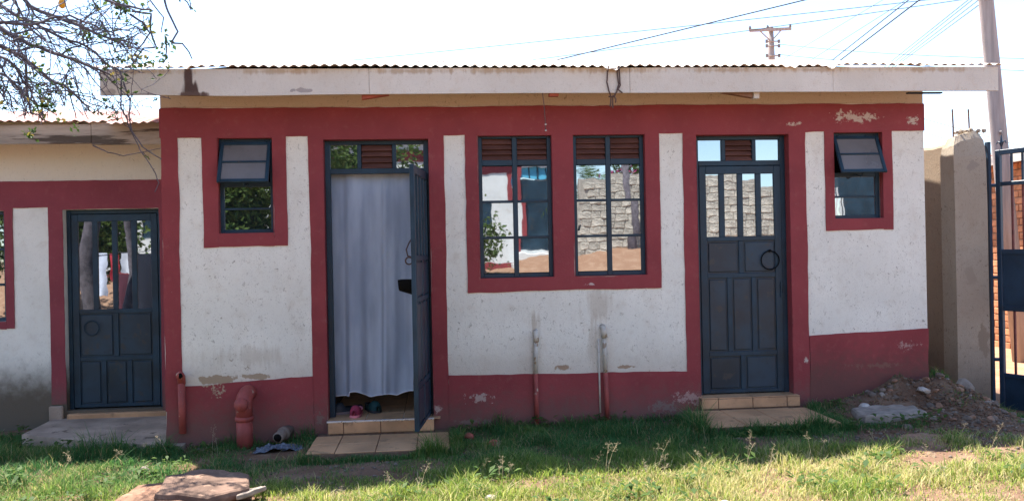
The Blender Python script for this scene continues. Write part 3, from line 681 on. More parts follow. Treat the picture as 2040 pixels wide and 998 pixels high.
# ------------------------------------------------------------------ neighbouring lower house on the left
NY = 1.2
nb = empty('neighbour_house', (-5.5, NY, 0), 'lower white and red house set back on the left, roof half under branches', 'house')
ND = (-3.58, -2.68, -.005, 1.93); NW = (-5.3, -4.12, .87, 1.93)
wall_mesh(-9.0, -2.31, -.4, 2.78, [ND, NW], NY, .2).build('front_wall', 'white_n', nb)
B('back_wall', 'white_n', nb, -9.0, -2.31, 5.0, 5.2, -.3, 3.3, 0); B('side_wall', 'white_n', nb, -9.0, -8.8, NY + .2, 5.0, -.3, 2.78, 0); B('side_wall', 'white_n', nb, -2.51, -2.31, NY + .2, 5.0, -.3, 2.78, 0)
for i, (x0, x1, z0, z1, pr) in enumerate([(-9.0, -2.31, 1.955, 2.21, .010), (-3.715, -3.58, .06, 1.975, .009), (-2.68, -2.31, -.05, 1.975, .009), (-4.12, -4.04, .80, 1.975, .009), (-5.38, -5.3, .80, 1.975, .009), (-5.3, -4.12, .80, .87, .0085), (-5.3, -4.12, 1.931, 1.97, .008), (-3.58, -2.68, 1.931, 1.97, .008)]):
    band('red_band', 'red_n', nb, x0, x1, z0, z1, NY, pr, .006, 200 + i * 3.3)
B('door_frame', 'steel', nb, ND[0] + .002, ND[0] + .04, NY + .07, NY + .12, -.005, 1.926, .003); B('door_frame', 'steel', nb, ND[1] - .04, ND[1] - .002, NY + .07, NY + .12, -.005, 1.926, .003)
B('door_frame', 'steel', nb, ND[0] + .04, ND[1] - .04, NY + .071, NY + .119, 1.89, 1.926, .003)
Mn = Matrix.Translation((ND[0] + .045, NY + .085, .01))
leafn = door_leaf(nb, Mn, .81, 1.875, [(3, .42), (2, .42)])
q = MB(); q.ring((-3.36, NY + .055, .78), .07, .005, 'y', 18); q.build('ring_pull', 'steel', leafn)
B('door_dark_sheet', 'black', nb, ND[0], ND[1], NY + .205, NY + .215, 0, 1.95, 0); B('window_dark_sheet', 'black', nb, NW[0], NW[1], NY + .205, NY + .215, .85, 1.95, 0)  # black sheets, the rooms' darkness as colour
mb = MB(); x0, x1, z0, z1 = NW
for a, b in ((x0, x0 + .035), (x1 - .035, x1), ((x0 + x1) / 2 - .02, (x0 + x1) / 2 + .02)): mb.box(a, b, NY + .05, NY + .09, z0, z1, None, .003)
for a, b in ((z0, z0 + .035), (z1 - .035, z1), (1.21, 1.235), (1.55, 1.575)):
    mb.box(x0 + .035, (x0 + x1) / 2 - .02, NY + .051, NY + .089, a, b, None, .003); mb.box((x0 + x1) / 2 + .02, x1 - .035, NY + .051, NY + .089, a, b, None, .003)
nw = mb.build('window', 'steel', nb)
for xa, xb in ((x0 + .03, (x0 + x1) / 2 - .016), ((x0 + x1) / 2 + .016, x1 - .03)):
    for za, zb in ((z0 + .03, 1.213), (1.232, 1.553), (1.572, z1 - .03)): pane(nw, xa, xb, za, zb, NY + .07)
mb = MB(); pts = [(-3.70, NY), (-3.66, .45), (-3.0, .20), (-2.32, -.06), (-2.12, -.14), (-2.13, -.02), (-2.29, -.02), (-2.31, NY)]
vs = [(x, y, z + (.0 if y > .3 else -.03)) for z in (-.30, -.075) for x, y in pts]; n_ = len(pts)
mb.add(vs, [tuple(reversed(range(n_))), tuple(range(n_, 2 * n_))] + [(i, (i + 1) % n_, n_ + (i + 1) % n_, n_ + i) for i in range(n_)])
st_n = mb.build('stoop', 'concrete', nb)
B('step', 'tile', nb, -3.56, -2.45, NY - .06, NY + .1, -.12, -.03, .008); B('jamb_base', 'concrete', nb, -3.73, -3.60, NY - .05, NY - .012, -.10, .05, .01)
nroof = MB().tube([(-9.1, 5.1, 3.46), (-2.3, 5.1, 3.46)], .05, 8).build('roof', 'sheet_n', nb)
nx_ = [-9.1, -8.2, -7.3, -6.4, -5.5, -4.75, -3.95, -3.30, -2.95, -2.62, -2.30]; ex = [0, 0, 0, 0, 0, -.01, .03, .05, -.07, -.09, .02]
for i in range(10):
    sheet(nroof, 'sheet_n', nx_[i] - .02, nx_[i + 1] + .02, .66 + ex[i], 5.1, 2.715 + .18 * ex[i], .175, seed=50 + i * 1.7, lift=.0016 * (i % 2), flat=.55, drop=.03 if i in (8, 9) else .012, dips=[(-3.12, .1, .02)])
for i, (a, b) in enumerate(((-9.0, -6.1), (-6.1, -3.13), (-3.13, -2.31))): B('fascia_board', 'fascia_n', nb, a + .002, b - .002, .74 + .004 * (i % 2), .765, 2.495 + .012 * (i % 2), 2.70 - .015 * (i % 2), .004)
for x in np.linspace(-8.8, -2.5, 8):
    M = Matrix.Translation((x, .77, 2.62)) @ Matrix.Rotation(math.atan(.175), 4, 'X'); MB().box(-.025, .025, 0, 4.3, -.09, .055, M).build('rafter', 'wood', nroof)

# ------------------------------------------------------------------ curtain in the open doorway
mb = MB(); nx, nz = 90, 46; cx0, cx1 = -.925, -.185
for j in range(nz + 1):
    v = j / nz
    for i in range(nx + 1):
        u = i / nx; s = u * 2 * math.pi
        fold = .016 * math.sin(2.6 * s + .5 + .6 * sn(v * 2.0, 3.0)) + .005 * math.sin(7.3 * s + 1.2 + 1.5 * sn(v * 1.5, 8.0)) + .020 * math.sin(1.4 * s + 2.0) + .012 * sn(u * 9.0, v * .8, 2.0) + .02 * math.exp(-((u - .17) / .03) ** 2) + .016 * math.exp(-((u - .63) / .02) ** 2)
        narrow = 1 - .05 * v ** 1.5
        x = cx0 + (cx1 - cx0) * (u * narrow) - .008 * v
        bot = .195 + .05 * max(0, math.sin(3.0 * u * math.pi - 1.2)) * (u > .2) + .012 * math.sin(12 * u)
        z = 2.165 + (bot - 2.165) * v
        mb.v.append((x, .20 + fold * (.35 + .65 * v) + .03 * v * sn(u * 4, v * 2), z))
for j in range(nz):
    for i in range(nx): a = j * (nx + 1) + i; mb.f.append((a, a + nx + 1, a + nx + 2, a + 1))
cur = empty('door_curtain', (-.56, .20, .2), 'sheer bluish white net curtain hanging in the open doorway', 'curtain')
co = mb.build('cloth', 'curtain', cur, True)
hem = [mb.v[nz * (nx + 1) + i] for i in range(nx + 1)]
MB().tube([(p[0], p[1] - .001, p[2] + .004) for p in hem], .005, 5).build('hem', pmat('white_hem', (0.72, 0.74, 0.8), .05), cur)
MB().tube([(-.94, .215, 2.175), (-.06, .215, 2.175)], .008, 8).build('curtain_rod', 'strip', cur)
# something patterned hanging on the room's side wall, seen in the gap beside the curtain
wv = NB('woven_straw'); p = wv.pos(); ck = wv.n('ShaderNodeTexChecker', Vector=wv.scale(p, 1, 1, 1), Scale=90.0, Color1=(.40, .26, .12, 1), Color2=(.22, .13, .06, 1)); MAT['straw'] = wv.fin(ck.outputs[0], .9)
B('straw_mat', 'straw', None, .296, .316, .9, 2.2, .55, 1.05, .004, label='tan woven straw mat seen through the gap beside the curtain', cat='mat')

# ------------------------------------------------------------------ shoes in the doorway
def shoe(loc, rz, L, mat_u, mat_s, label, croc=False):
    e = empty('shoe', loc, label, 'shoe')
    M = Matrix.Translation(loc) @ Matrix.Rotation(rz, 4, 'Z')
    def outline(t):   # half width along the sole, t 0 heel .. 1 toe
        return L * (.125 + .07 * math.sin(math.pi * min(1, max(0, (t - .25) / .9))) ) * min(1, (t / .08) ** .5 if t < .08 else 1) * (1 if t < .85 else max(.05, (1 - ((t - .85) / .15) ** 2)) ** .5)
    ts = [0.001, .03, .08, .2, .35, .5, .65, .78, .88, .95, .99]
    s = MB(); top = [(-outline(t), t * L - L / 2) for t in ts] + [(outline(t), t * L - L / 2) for t in reversed(ts)]; n = len(top)
    s.add([(x, y, z) for z in (0, .022) for x, y in top], [tuple(reversed(range(n))), tuple(range(n, 2 * n))] + [(i, (i + 1) % n, n + (i + 1) % n, n + i) for i in range(n)], M); s.build('sole', mat_s, e)
    u = MB(); rows = []
    for t in ts:
        hgt = .035 + .05 * math.exp(-((t - .72) / .2) ** 2) if t > .5 else (.052 + .02 * (1 - t))
        ww = outline(t) * .97; row = []
        for k_ in range(9):
            a = math.pi * k_ / 8; open_ = t < .52 and 2 <= k_ <= 6
            row.append((-ww * math.cos(a), t * L - L / 2, .02 + (hgt * math.sin(a) ** .6 if not open_ else .004)))
        rows.append(row)
    b = len(u.v)
    for r in rows: u.v += [tuple(M @ Vector(q_)) for q_ in r]
    for i in range(len(rows) - 1):
        for j in range(8): a = b + i * 9 + j; u.f.append((a, a + 1, a + 10, a + 9))
    u.f.append(tuple(b + k_ for k_ in range(9))); u.f.append(tuple(b + (len(rows) - 1) * 9 + k_ for k_ in reversed(range(9))))
    up_ = u.build('upper', mat_u, e, True)
    if croc:
        MB().tube([M @ Vector((outline(.4) * math.cos(a) * .95, -L * .12 - abs(math.sin(a)) * L * .36, .055)) for a in np.linspace(0, -math.pi, 14)], .007, 6).build('heel_strap', mat_s, e)
    return e
MAT['pinkfoam'] = pmat('pink_foam', (.62, .20, .24), .1, 20, .6); MAT['wine'] = pmat('wine_foam', (.30, .035, .07), .1, 20, .6)
MAT['darkshoe'] = pmat('dark_grey_leather', (.03, .033, .04), .2, 20, .55); MAT['teal'] = pmat('dark_teal_foam', (.018, .06, .06), .2, 20, .6); MAT['greysole'] = pmat('grey_sole', (.22, .17, .17), .15, 20, .8)
shoe((-.72, .13, .044), R(172), .24, 'wine', 'pinkfoam', 'small pink foam clog with wine red inside on the doorstep', True)
shoe((-.82, .27, .044), R(112), .28, 'darkshoe', 'greysole', 'dark leather shoe with grey sole under the curtain\'s left end')
shoe((-.60, .33, .044), R(205), .27, 'teal', 'darkshoe', 'dark teal clog behind the pink clog, under the curtain', True)

# ------------------------------------------------------------------ wire tie and hanging string
def nline(pts, amp, seed, sub=5):
    out = []
    for i in range(len(pts) - 1):
        a, b = Vector(pts[i]), Vector(pts[i + 1])
        for k_ in range(sub):
            t = k_ / sub; p_ = a.lerp(b, t)
            out.append(p_ + Vector((sn(p_.z * 9, seed, i), 0.3 * sn(p_.z * 7, seed, 4 + i), sn(p_.x * 9, seed, 8 + i))) * amp)
    out.append(Vector(pts[-1])); return out
tie = empty('wire_tie', (1.47, -.47, 2.6), 'rusty twisted wire tied round the fascia above the right tall window', 'wire')
for i, pts in enumerate([[(1.435, -.49, 2.945), (1.432, -.465, 2.90), (1.425, -.462, 2.82), (1.445, -.462, 2.73), (1.462, -.44, 2.69), (1.455, -.43, 2.62)],
                         [(1.515, -.49, 2.945), (1.512, -.466, 2.90), (1.523, -.465, 2.80), (1.505, -.465, 2.74), (1.475, -.44, 2.70), (1.478, -.43, 2.61)],
                         [(1.525, -.49, 2.95), (1.53, -.468, 2.88), (1.535, -.468, 2.79), (1.513, -.466, 2.755), (1.55, -.475, 2.725)],
                         [(1.49, -.44, 2.71), (1.50, -.45, 2.68), (1.497, -.44, 2.65)], [(1.44, -.44, 2.705), (1.47, -.45, 2.70), (1.50, -.44, 2.715)]]):
    MB().tube(nline(pts, .006, i * 3.1), .0062, 5).build('wire_strand', 'wire', tie)
st_ = empty('hanging_string', (.905, -.44, 2.42), 'thin dark string with two knots hanging from the fascia above the left tall window', 'string')
MB().tube(nline([(.893, -.44, 2.735), (.905, -.44, 2.60), (.912, -.44, 2.42)], .003, 2.0), .0035, 5).build('cord', 'wire', st_)
for z in (2.475, 2.425): MB().tube([(.905, -.444, z), (.920, -.444, z + .003)], .006, 6).build('knot', 'rock_w', st_)

# ------------------------------------------------------------------ boundary wall, gate pillar, gate
cw = MB(); seg = 26
for i in range(seg + 1):
    y = .98 + 7.5 * i / seg; zt = 2.46 - .004 * i + .03 * sn(y * 3.0, 5.0) + .02 * sn(y * 11, 2.0)
    for x, z in ((5.245, -.5), (5.245, zt - .03), (5.27, zt), (5.39, zt + .01), (5.42, zt - .03), (5.42, -.5)): cw.v.append((x + .006 * sn(y * 2, z), y, z))
for i in range(seg):
    for j in range(6): a = i * 6 + j; b = i * 6 + (j + 1) % 6; cw.f.append((a, b, b + 6, a + 6))
cw.f += [tuple(range(6)), tuple(reversed(range(seg * 6, seg * 6 + 6)))]
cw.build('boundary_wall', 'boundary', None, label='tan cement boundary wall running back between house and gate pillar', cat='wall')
pil = empty('gate_pillar', (5.35, .86, -.25), 'square tan cement gate pillar with crumbling top and two rebars', 'pillar')
pm = MB(); px0, px1, py0, py1 = 5.15, 5.49, .74, .98; lv = [-.5, 0, .6, 1.2, 1.8, 2.3, 2.46, 2.54]; per = []
nper = 10
for li, z in enumerate(lv):
    ins = 0 if z < 2.4 else (.012 if z < 2.5 else .05)
    ring_ = []
    for s_ in range(4):
        cs = [(px0 + ins, py0 + ins), (px1 - ins, py0 + ins), (px1 - ins, py1 - ins), (px0 + ins, py1 - ins)]
        a, b = cs[s_], cs[(s_ + 1) % 4]
        for t in range(nper):
            u = t / nper; x = a[0] + (b[0] - a[0]) * u; y = a[1] + (b[1] - a[1]) * u
            zz = z + (0.045 * sn(x * 9, y * 9, 2) - .05 * max(0, (5.28 - x) / .1) if z > 2.4 else 0)
            ring_.append((x + .008 * sn(y * 5, z * 2.2, 1) - .006 * (2.5 - z) * .0, y + .008 * sn(x * 5, z * 2.2, 4), zz))
    pm.v += ring_
n4 = 4 * nper
for li in range(len(lv) - 1):
    for j in range(n4): a = li * n4 + j; b = li * n4 + (j + 1) % n4; pm.f.append((a, b, b + n4, a + n4))
pm.f.append(tuple(range((len(lv) - 1) * n4, len(lv) * n4)))
pm.build('shaft', 'compound', pil)
for i in range(26):                                            # crumbled concrete lumps on its head
    bm = bmesh.new(); bmesh.ops.create_icosphere(bm, subdivisions=1, radius=random.uniform(.014, .028))
    q = MB(); c_ = Vector((random.uniform(5.20, 5.50), random.uniform(.76, .95), 2.545 + .02 * random.random()))
    bm.verts.index_update(); q.add([c_ + v.co * random.uniform(.7, 1.2) for v in bm.verts], [[v.index for v in f.verts] for f in bm.faces]); bm.free(); q.build('concrete_lump', 'compound', pil)
for x in (5.215, 5.385): MB().tube([(x, .85, 2.4), (x + .003, .85, 2.6), (x - .003, .85, 2.78)], .009, 6).build('rebar', 'rebar', pil)
MB().box(5.525, 5.555, .76, .82, -.25, 2.44, None, .003).build('hinge_post', 'gate', pil)

gate = empty('steel_gate', (5.60, .75, -.27), 'blue steel gate leaf with bars standing open at the right edge', 'gate')
GM = Matrix.Translation((5.60, .75, -.27)) @ Matrix.Rotation(math.atan2(-.23, .09), 4, 'Z'); GW, GH = 1.45, 2.62
mb = MB(); t = .02
mb.box(0, .05, -t, t, 0, GH, GM, .004); mb.box(GW - .05, GW, -t, t, 0, GH, GM, .004)
for z0, z1 in ((0, .05), (.36, .40), (1.02, 1.07), (1.58, 1.63), (2.26, 2.30), (GH - .05, GH)): mb.box(.05, GW - .05, -t + .001, t - .001, z0, z1, GM, .004)
mb.build('gate_frame', 'gate', gate)
for z0, z1 in ((.05, .36), (1.07, 1.58)):
    for k_ in range(2):
        xa = .05 + k_ * (GW - .1) / 2; MB().box(xa + .002, xa + (GW - .1) / 2 - .002, -.004, .004, z0, z1, GM).build('sheet_panel', 'gate', gate)
for i in range(11):
    x = .05 + (GW - .1) * (i + 1) / 12
    for z0, z1, mt in ((.40, 1.02, 'gate_rust'), (1.63, 2.26, 'gate_rust'), (2.30, GH - .05, 'gate')): MB().box(x - .009, x + .009, -.009, .009, z0, z1, GM).build('bar', mt, gate)
for i in range(5):
    x = .06 + i * .33; q = MB()
    q.tube([(x, 0, GH - .005), (x, 0, GH + .03), (x, 0, GH + .07), (x, 0, GH + .10), (x, 0, GH + .165)], [.008, .008, .016, .012, .001], 6)
    for sg in (-1, 1): q.tube([(x, 0, GH + .03), (x + sg * .018, 0, GH + .075), (x + sg * .042, 0, GH + .085), (x + sg * .05, 0, GH + .06)], [.008, .008, .007, .004], 6)
    q.v = [tuple(GM @ Vector(v)) for v in q.v]; q.build('finial', 'gate', gate)
for z in (.28, 1.10, 2.02): MB().tube([(5.555, .77, z - .27 + .25), (5.60, .75, z - .27 + .25)], .018, 8).build('hinge', 'gate', gate)

# ------------------------------------------------------------------ brick building beyond the gate
bh = empty('brick_building', (9.8, 6.5, -.3), 'orange brick building across the street seen through the gate bars', 'building')
BX = 9.3
B('wall', 'mortar', bh, BX, BX + .3, 3.2, 12, -.4, 2.72, 0)
ROWH, BL = .112, .27
bms = []
for k_ in range(4):
    bmn = MB().box(-.018, .012, -BL / 2 + .008, BL / 2 - .008, -ROWH / 2 + .008, ROWH / 2 - .008, None, .006)
    mm = bpy.data.materials.new('tmp') if False else pmat('orange_clay_brick_%s' % 'abcd'[k_], mul((0.46, 0.215, 0.11), (.8, .95, 1.1, 1.25)[k_]), .2, 9, .9, .15, .5, 50, objspace=True)
    bms.append(bmn.mesh('brick', mm, False)[0])
for r in range(27):
    for cidx in range(11):
        y = 4.75 + cidx * BL + (BL / 2 if r % 2 else 0)
        place('brick', random.choice(bms), (BX - .006 * random.random(), y, -.33 + ROWH * (r + .5)), bh, (0, 0, R(random.uniform(-1, 1))))
B('roof_eave', 'sheet_n', bh, BX - .35, BX + 3, 3.0, 12.2, 2.78, 2.84, .01); B('fascia_board', 'fascia', bh, BX - .36, BX - .335, 3.0, 12.2, 2.66, 2.80, .004)
sg = empty('wall_poster', (BX - .05, 4.9, 1.95), 'small white and green notice fixed on the brick building', 'sign')
B('board', pmat('white_board', (.7, .72, .7), .05), sg, BX - .05, BX - .04, 4.62, 5.35, 1.85, 2.30, .002); B('green_footer', pmat('green_print', (.03, .32, .14), .05), sg, BX - .054, BX - .05, 4.63, 5.34, 1.86, 1.98, .001)

# ------------------------------------------------------------------ poles and overhead lines
pole = empty('utility_pole', (8.42, 4.5, -.3), 'tall grey utility pole leaning left behind the gate pillar', 'pole')
MB().tube([(8.46, 4.5, -.4), (8.18, 4.5, 2.8), (8.01, 4.5, 4.94), (7.78, 4.5, 7.6)], [.128, .112, .100, .085], 14).build('shaft', 'pole', pole, True)
MB().tube([(7.95, 4.36, 4.98), (7.78, 4.36, 4.96)], .02, 8).build('bracket', 'insul', pole); MB().tube([(7.83, 4.36, 4.90), (7.83, 4.36, 5.02)], [.04, .03], 10).build('insulator', 'insul', pole)
MB().tube([(8.10, 4.38, 3.0), (8.12, 4.36, 3.0)], .03, 8).build('bracket', 'insul', pole)
fp = empty('far_utility_pole', (12.6, 24, -.3), 'far utility pole with crossarm rising above the tin roof', 'pole')
MB().tube([(12.72, 24, -.4), (12.51, 24, 8.2), (12.48, 24, 9.52)], [.16, .128, .112], 10).build('shaft', 'pole', fp, True)
MB().box(-.79, .79, -.05, .05, -.05, .05, Matrix.Translation((12.42, 23.84, 9.38)) @ Matrix.Rotation(R(-2.5), 4, 'Y')).build('crossarm', 'pole', fp)
for a, b in (((12.02, 23.83, 9.33), (12.42, 23.86, 8.98)), ((12.82, 23.83, 9.35), (12.52, 23.86, 9.02))): MB().tube([a, b], .025, 6).build('brace', 'pole', fp)
for x, z in ((11.65, 9.35), (12.32, 9.38), (13.18, 9.42)): MB().tube([(x, 23.84, z), (x, 23.84, z + .08), (x, 23.84, z + .16)], [.03, .055, .03], 8).build('insulator', 'insul', fp)
for z in (8.95, 8.78, 8.42):
    MB().tube([(12.28, 23.86, z), (12.74, 23.86, z + .01)], .025, 6).build('bracket', 'pole', fp)
    for x in (12.27, 12.74): MB().tube([(x, 23.84, z - .06), (x, 23.84, z + .06)], .05, 8).build('insulator', 'insul', fp)

CABLES = [(((1.78, 9.0, 4.92), (6.91, 5.0, 5.4), 0.0), 0.009, 'black cable slanting up right from the roof middle across the sky'),
 (((-3.87, 20.0, 7.32), (16.51, 14.0, 8.09), 0.05), 0.008, 'long thin cable above the roof, the higher of two near parallel ones'),
 (((0.24, 20.0, 7.08), (16.08, 14.0, 8.03), 0.05), 0.008, 'long thin cable passing just behind the far pole top, lower of the pair'),
 (((8.76, 12.0, 5.36), (7.76, 5.0, 5.55), 0), 0.0085, 'dark cable rising steeply right of the far pole, left of the thick one'),
 (((8.94, 12.0, 5.36), (7.95, 5.0, 5.55), 0), 0.011, 'thickest black cable rising steeply right of the far pole'),
 (((9.92, 16.0, 6.23), (10.05, 9.0, 6.66), 0), 0.005, 'faint thin cable rising steeply just right of the far pole'),
 (((11.14, 14.0, 5.66), (8.03, 4.2, 5.21), 0), 0.0055, 'leftmost of four lines running down left from the near pole'),
 (((11.25, 14.0, 5.66), (8.09, 4.2, 5.21), 0), 0.0055, 'second of four lines running down left from the near pole'),
 (((11.34, 14.0, 5.66), (8.2, 4.2, 5.21), 0), 0.0055, 'third of four lines running down left from the near pole'),
 (((11.43, 14.0, 5.69), (7.98, 4.6, 4.9), 0), 0.0055, 'lowest of four lines running down left from the near pole'),
 (((12.78, 23.8, 8.83), (15.69, 14.0, 6.15), 0.1), 0.008, 'upper line running right from the far pole to the near pole'),
 (((12.68, 23.8, 8.46), (16.66, 14.0, 5.8), 0.1), 0.008, 'lower line running right from the far pole behind the near pole'),
 (((12.22, 14.0, 4.7), (13.05, 10.0, 3.25), 0), 0.007, 'upper short line seen between house corner and gate pillar'),
 (((12.27, 14.0, 4.36), (12.37, 10.0, 3.07), 0), 0.007, 'lower short line seen between house corner and gate pillar'),
 (((15.22, 30.0, 9.52), (14.7, 18.0, 9.41), 0), 0.006, 'faint cable crossing the sky left of the steep dark cables')]
for pts, r, lab in CABLES:
    a, b = Vector(pts[0]), Vector(pts[1]); sag = pts[2]; P = []
    for i in range(25):
        t = i / 24; P.append(a.lerp(b, t) - Vector((0, 0, sag * 4 * t * (1 - t))))
    MB().tube(P, r * 1.15, 6).build('overhead_cable', 'cable', None, True, label=lab, cat='cable', group='overhead cables')

# ------------------------------------------------------------------ rocks, rubble, litter
def rockmesh(name, mat, rx, ry, rz, seed, flat=5, sub=2):
    bm = bmesh.new(); bmesh.ops.create_icosphere(bm, subdivisions=sub, radius=1.0); rnd = random.Random(seed)
    for _ in range(flat):
        d = Vector((rnd.gauss(0, 1), rnd.gauss(0, 1), rnd.gauss(0, 1))).normalized(); tt = rnd.uniform(.45, .8)
        for v in bm.verts:
            q = v.co.dot(d)
            if q > tt: v.co -= d * (q - tt)
    for v in bm.verts:
        v.co *= 1 + .13 * sn(v.co.x * 2 + seed, v.co.y * 2, v.co.z * 2) + .06 * sn(v.co.x * 6 + seed, v.co.y * 6, v.co.z * 6)
        v.co = Vector((v.co.x * rx, v.co.y * ry, v.co.z * rz))
    me_ = bpy.data.meshes.new(name); bm.to_mesh(me_); bm.free(); me_.materials.append(MAT[mat]); return me_
def slab(name, mat, outline, ztop, th, seed, label, cat='stone', tilt=(0, 0), lay=1):
    cx = sum(p[0] for p in outline) / len(outline); cy = sum(p[1] for p in outline) / len(outline)
    pts = []; n = len(outline)
    for i in range(n):
        a, b = outline[i], outline[(i + 1) % n]
        for k_ in range(5):
            t = k_ / 5; x = a[0] + (b[0] - a[0]) * t; y = a[1] + (b[1] - a[1]) * t; q = .05 * sn(x * 4, y * 4, seed) + .025 * sn(x * 13, y * 13, seed)
            pts.append((cx + (x - cx) * (1 + q), cy + (y - cy) * (1 + q)))
    mb = MB(); n = len(pts); prof = [(.90, -th), (1.0, -th * .8), (1.01, -th * .45), (.985, -th * .12), (.94, 0.0), (.6, .004), (.3, .006)]
    for s_, dz in prof:
        for x, y in pts:
            xx = cx + (x - cx) * s_; yy = cy + (y - cy) * s_
            jit = .014 * sn(xx * 6, yy * 6, seed + 2) + .010 * sn(xx * 16, yy * 16, seed + 4)
            mb.v.append((xx + .3 * jit, yy, ztop + dz + jit + tilt[0] * (xx - cx) + tilt[1] * (yy - cy)))
    for l in range(len(prof) - 1):
        for j in range(n): a = l * n + j; b = l * n + (j + 1) % n; mb.f.append((a, b, b + n, a + n))
    mb.f.append(tuple(range((len(prof) - 1) * n, len(prof) * n))); mb.f.append(tuple(reversed(range(n))))
    return mb.build(name, mat, None, label=label, cat=cat)
slab('flat_rock', 'rock_d', [(-1.76, -2.02), (-1.42, -2.10), (-1.22, -1.92), (-1.27, -1.62), (-1.58, -1.48), (-1.80, -1.66)], .005, .07, 1.0, 'dark brown flat rock lying on top of the red rocks in the foreground', tilt=(-.05, .04))
slab('flat_rock', 'rock', [(-2.05, -2.00), (-1.72, -2.04), (-1.62, -1.80), (-1.70, -1.56), (-1.98, -1.66)], -.035, .10, 4.0, 'red brown flat rock partly sunlit left of the dark rock', tilt=(.05, .05))
slab('flat_rock', 'rock', [(-2.05, -2.45), (-1.52, -2.50), (-1.35, -2.28), (-1.45, -2.10), (-1.80, -2.06), (-2.10, -2.22)], -.04, .10, 7.0, 'red brown broken rock at the photo\'s bottom edge', tilt=(-.02, .06))
slab('flat_rock', 'rock', [(-1.36, -2.42), (-1.16, -2.36), (-1.20, -2.12), (-1.38, -2.14)], -.05, .09, 9.0, 'small red rock at the right end of the foreground rocks')
slab('slate_piece', 'rock_p', [(-1.27, -2.02), (-1.12, -1.86), (-1.16, -1.76), (-1.30, -1.86)], -.04, .03, 11.0, 'thin pale slate leaning beside the dark foreground rock', tilt=(.1, -.1))
slab('concrete_slab', 'rock_p', [(3.42, -.78), (3.98, -.72), (4.02, -.38), (3.48, -.40)], .06, .09, 13.0, 'flat concrete slab lying right of the tiled doorstep', 'slab', (.03, .02))
slab('flat_rock', 'rock', [(3.20, -1.62), (3.36, -1.80), (3.60, -1.62), (3.78, -1.34), (3.70, -1.18), (3.46, -1.24)], .0, .06, 15.0, 'flat brown slab lying in the dirt near the gate', tilt=(.0, .02))
MAT['shard'] = MAT['shard']
for (x, y, r, mt, lab) in [(4.19, -.30, .058, 'rock_w', 'white stone on the earth heap by the wall corner'), (1.64, -2.63, .05, 'rock_w', 'pale stone in the sunlit grass at the bottom edge'), (3.62, -.38, .05, 'rock_w', 'pale rubble stone between slab and house wall'), (.23, -.34, .045, 'shard', 'red brick shard by the wall right of the open door'), (.42, -.70, .05, 'shard', 'red brick shard on the grass right of the tiled step'), (2.20, -.28, .06, 'rock_g', 'grey stone against the wall left of the closed door'), (-2.20, -.80, .04, 'rock_p', 'pale stone at the edge of the sunlit grass left of the rocks'), (.30, -2.2, .04, 'rock_w', 'small pale stone in the front grass')]:
    me_ = rockmesh('stone', mt, r * 1.2, r, r * .75, x * 10, 6); tag(place('stone', me_, (x, y, gh(x, y) + r * .4), None, (random.uniform(-.3, .3), 0, random.uniform(0, 6))), lab, 'stone')
rub = [rockmesh('rubble_stone', m_, 1, .8, .62, 30 + i, 6, 1 if i > 4 else 2) for i, m_ in enumerate(('rock_g', 'rock', 'rock_g', 'rock', 'rock_p', 'rock_g', 'rock', 'rock_g'))]
rr_ = random.Random(5); cnt = 0
while cnt < 90:
    x = rr_.uniform(3.35, 5.1); y = rr_.uniform(-1.5, -.02) if cnt > 25 else rr_.uniform(-.45, -.03)
    if 3.4 < x < 4.05 and -.8 < y < -.36: continue
    dens = math.exp(-((x - 4.5) / .55) ** 2 - ((y + .55) / .5) ** 2) if cnt > 25 else 1
    if rr_.random() > dens + .06: continue
    s_ = rr_.uniform(.018, .05); o = place('rubble_stone', rr_.choice(rub), (x, y, gh(x, y) + s_ * .25), None, (rr_.uniform(-.5, .5), rr_.uniform(-.5, .5), rr_.uniform(0, 6.3))); o.scale = (s_, s_, s_)
    mn_ = o.data.materials[0].name; tag(o, {'grey_rock': 'dark grey rubble stone on the earth between house corner and gate', 'red_brown_rock': 'reddish brown rubble stone on the earth between house corner and gate', 'dusty_pale_rubble': 'pale dusty rubble stone on the earth between house corner and gate'}[mn_], 'stone', 'rubble stones by the gate pillar'); cnt += 1
for (x, y, r) in ((4.66, -.12, .13), (4.72, .05, .10)):
    tag(place('rubble_block', rockmesh('rubble_block', 'rock_p', r, r * .8, r * .8, x * 7, 7), (x + .16, y + .2, gh(x + .16, y + .2) + r * .3)), 'lump of broken cement at the foot of the gate pillar' if r > .11 else 'smaller lump of cement on the heap beside the gate pillar', 'rubble')
# crumpled plastic bag by the drain stub
bm = bmesh.new(); bmesh.ops.create_grid(bm, x_segments=22, y_segments=14, size=1.0)
for v in bm.verts: v.co = Vector((-1.30 + v.co.x * .20, -.34 + v.co.y * .09, gh(-1.3, -.3) + .03 + .035 * sn(v.co.x * 3, v.co.y * 3) + .02 * sn(v.co.x * 8, v.co.y * 8) - .03 * (v.co.x ** 2)))
me_ = bpy.data.meshes.new('plastic_bag'); bm.to_mesh(me_); bm.free(); me_.materials.append(pmat('blue_grey_plastic', (.075, .085, .115), .3, 14, .3, .5)); tag(place('plastic_bag', me_, (0, 0, 0)), 'crumpled blue grey plastic bag on the ground beside the drain stub', 'plastic bag')

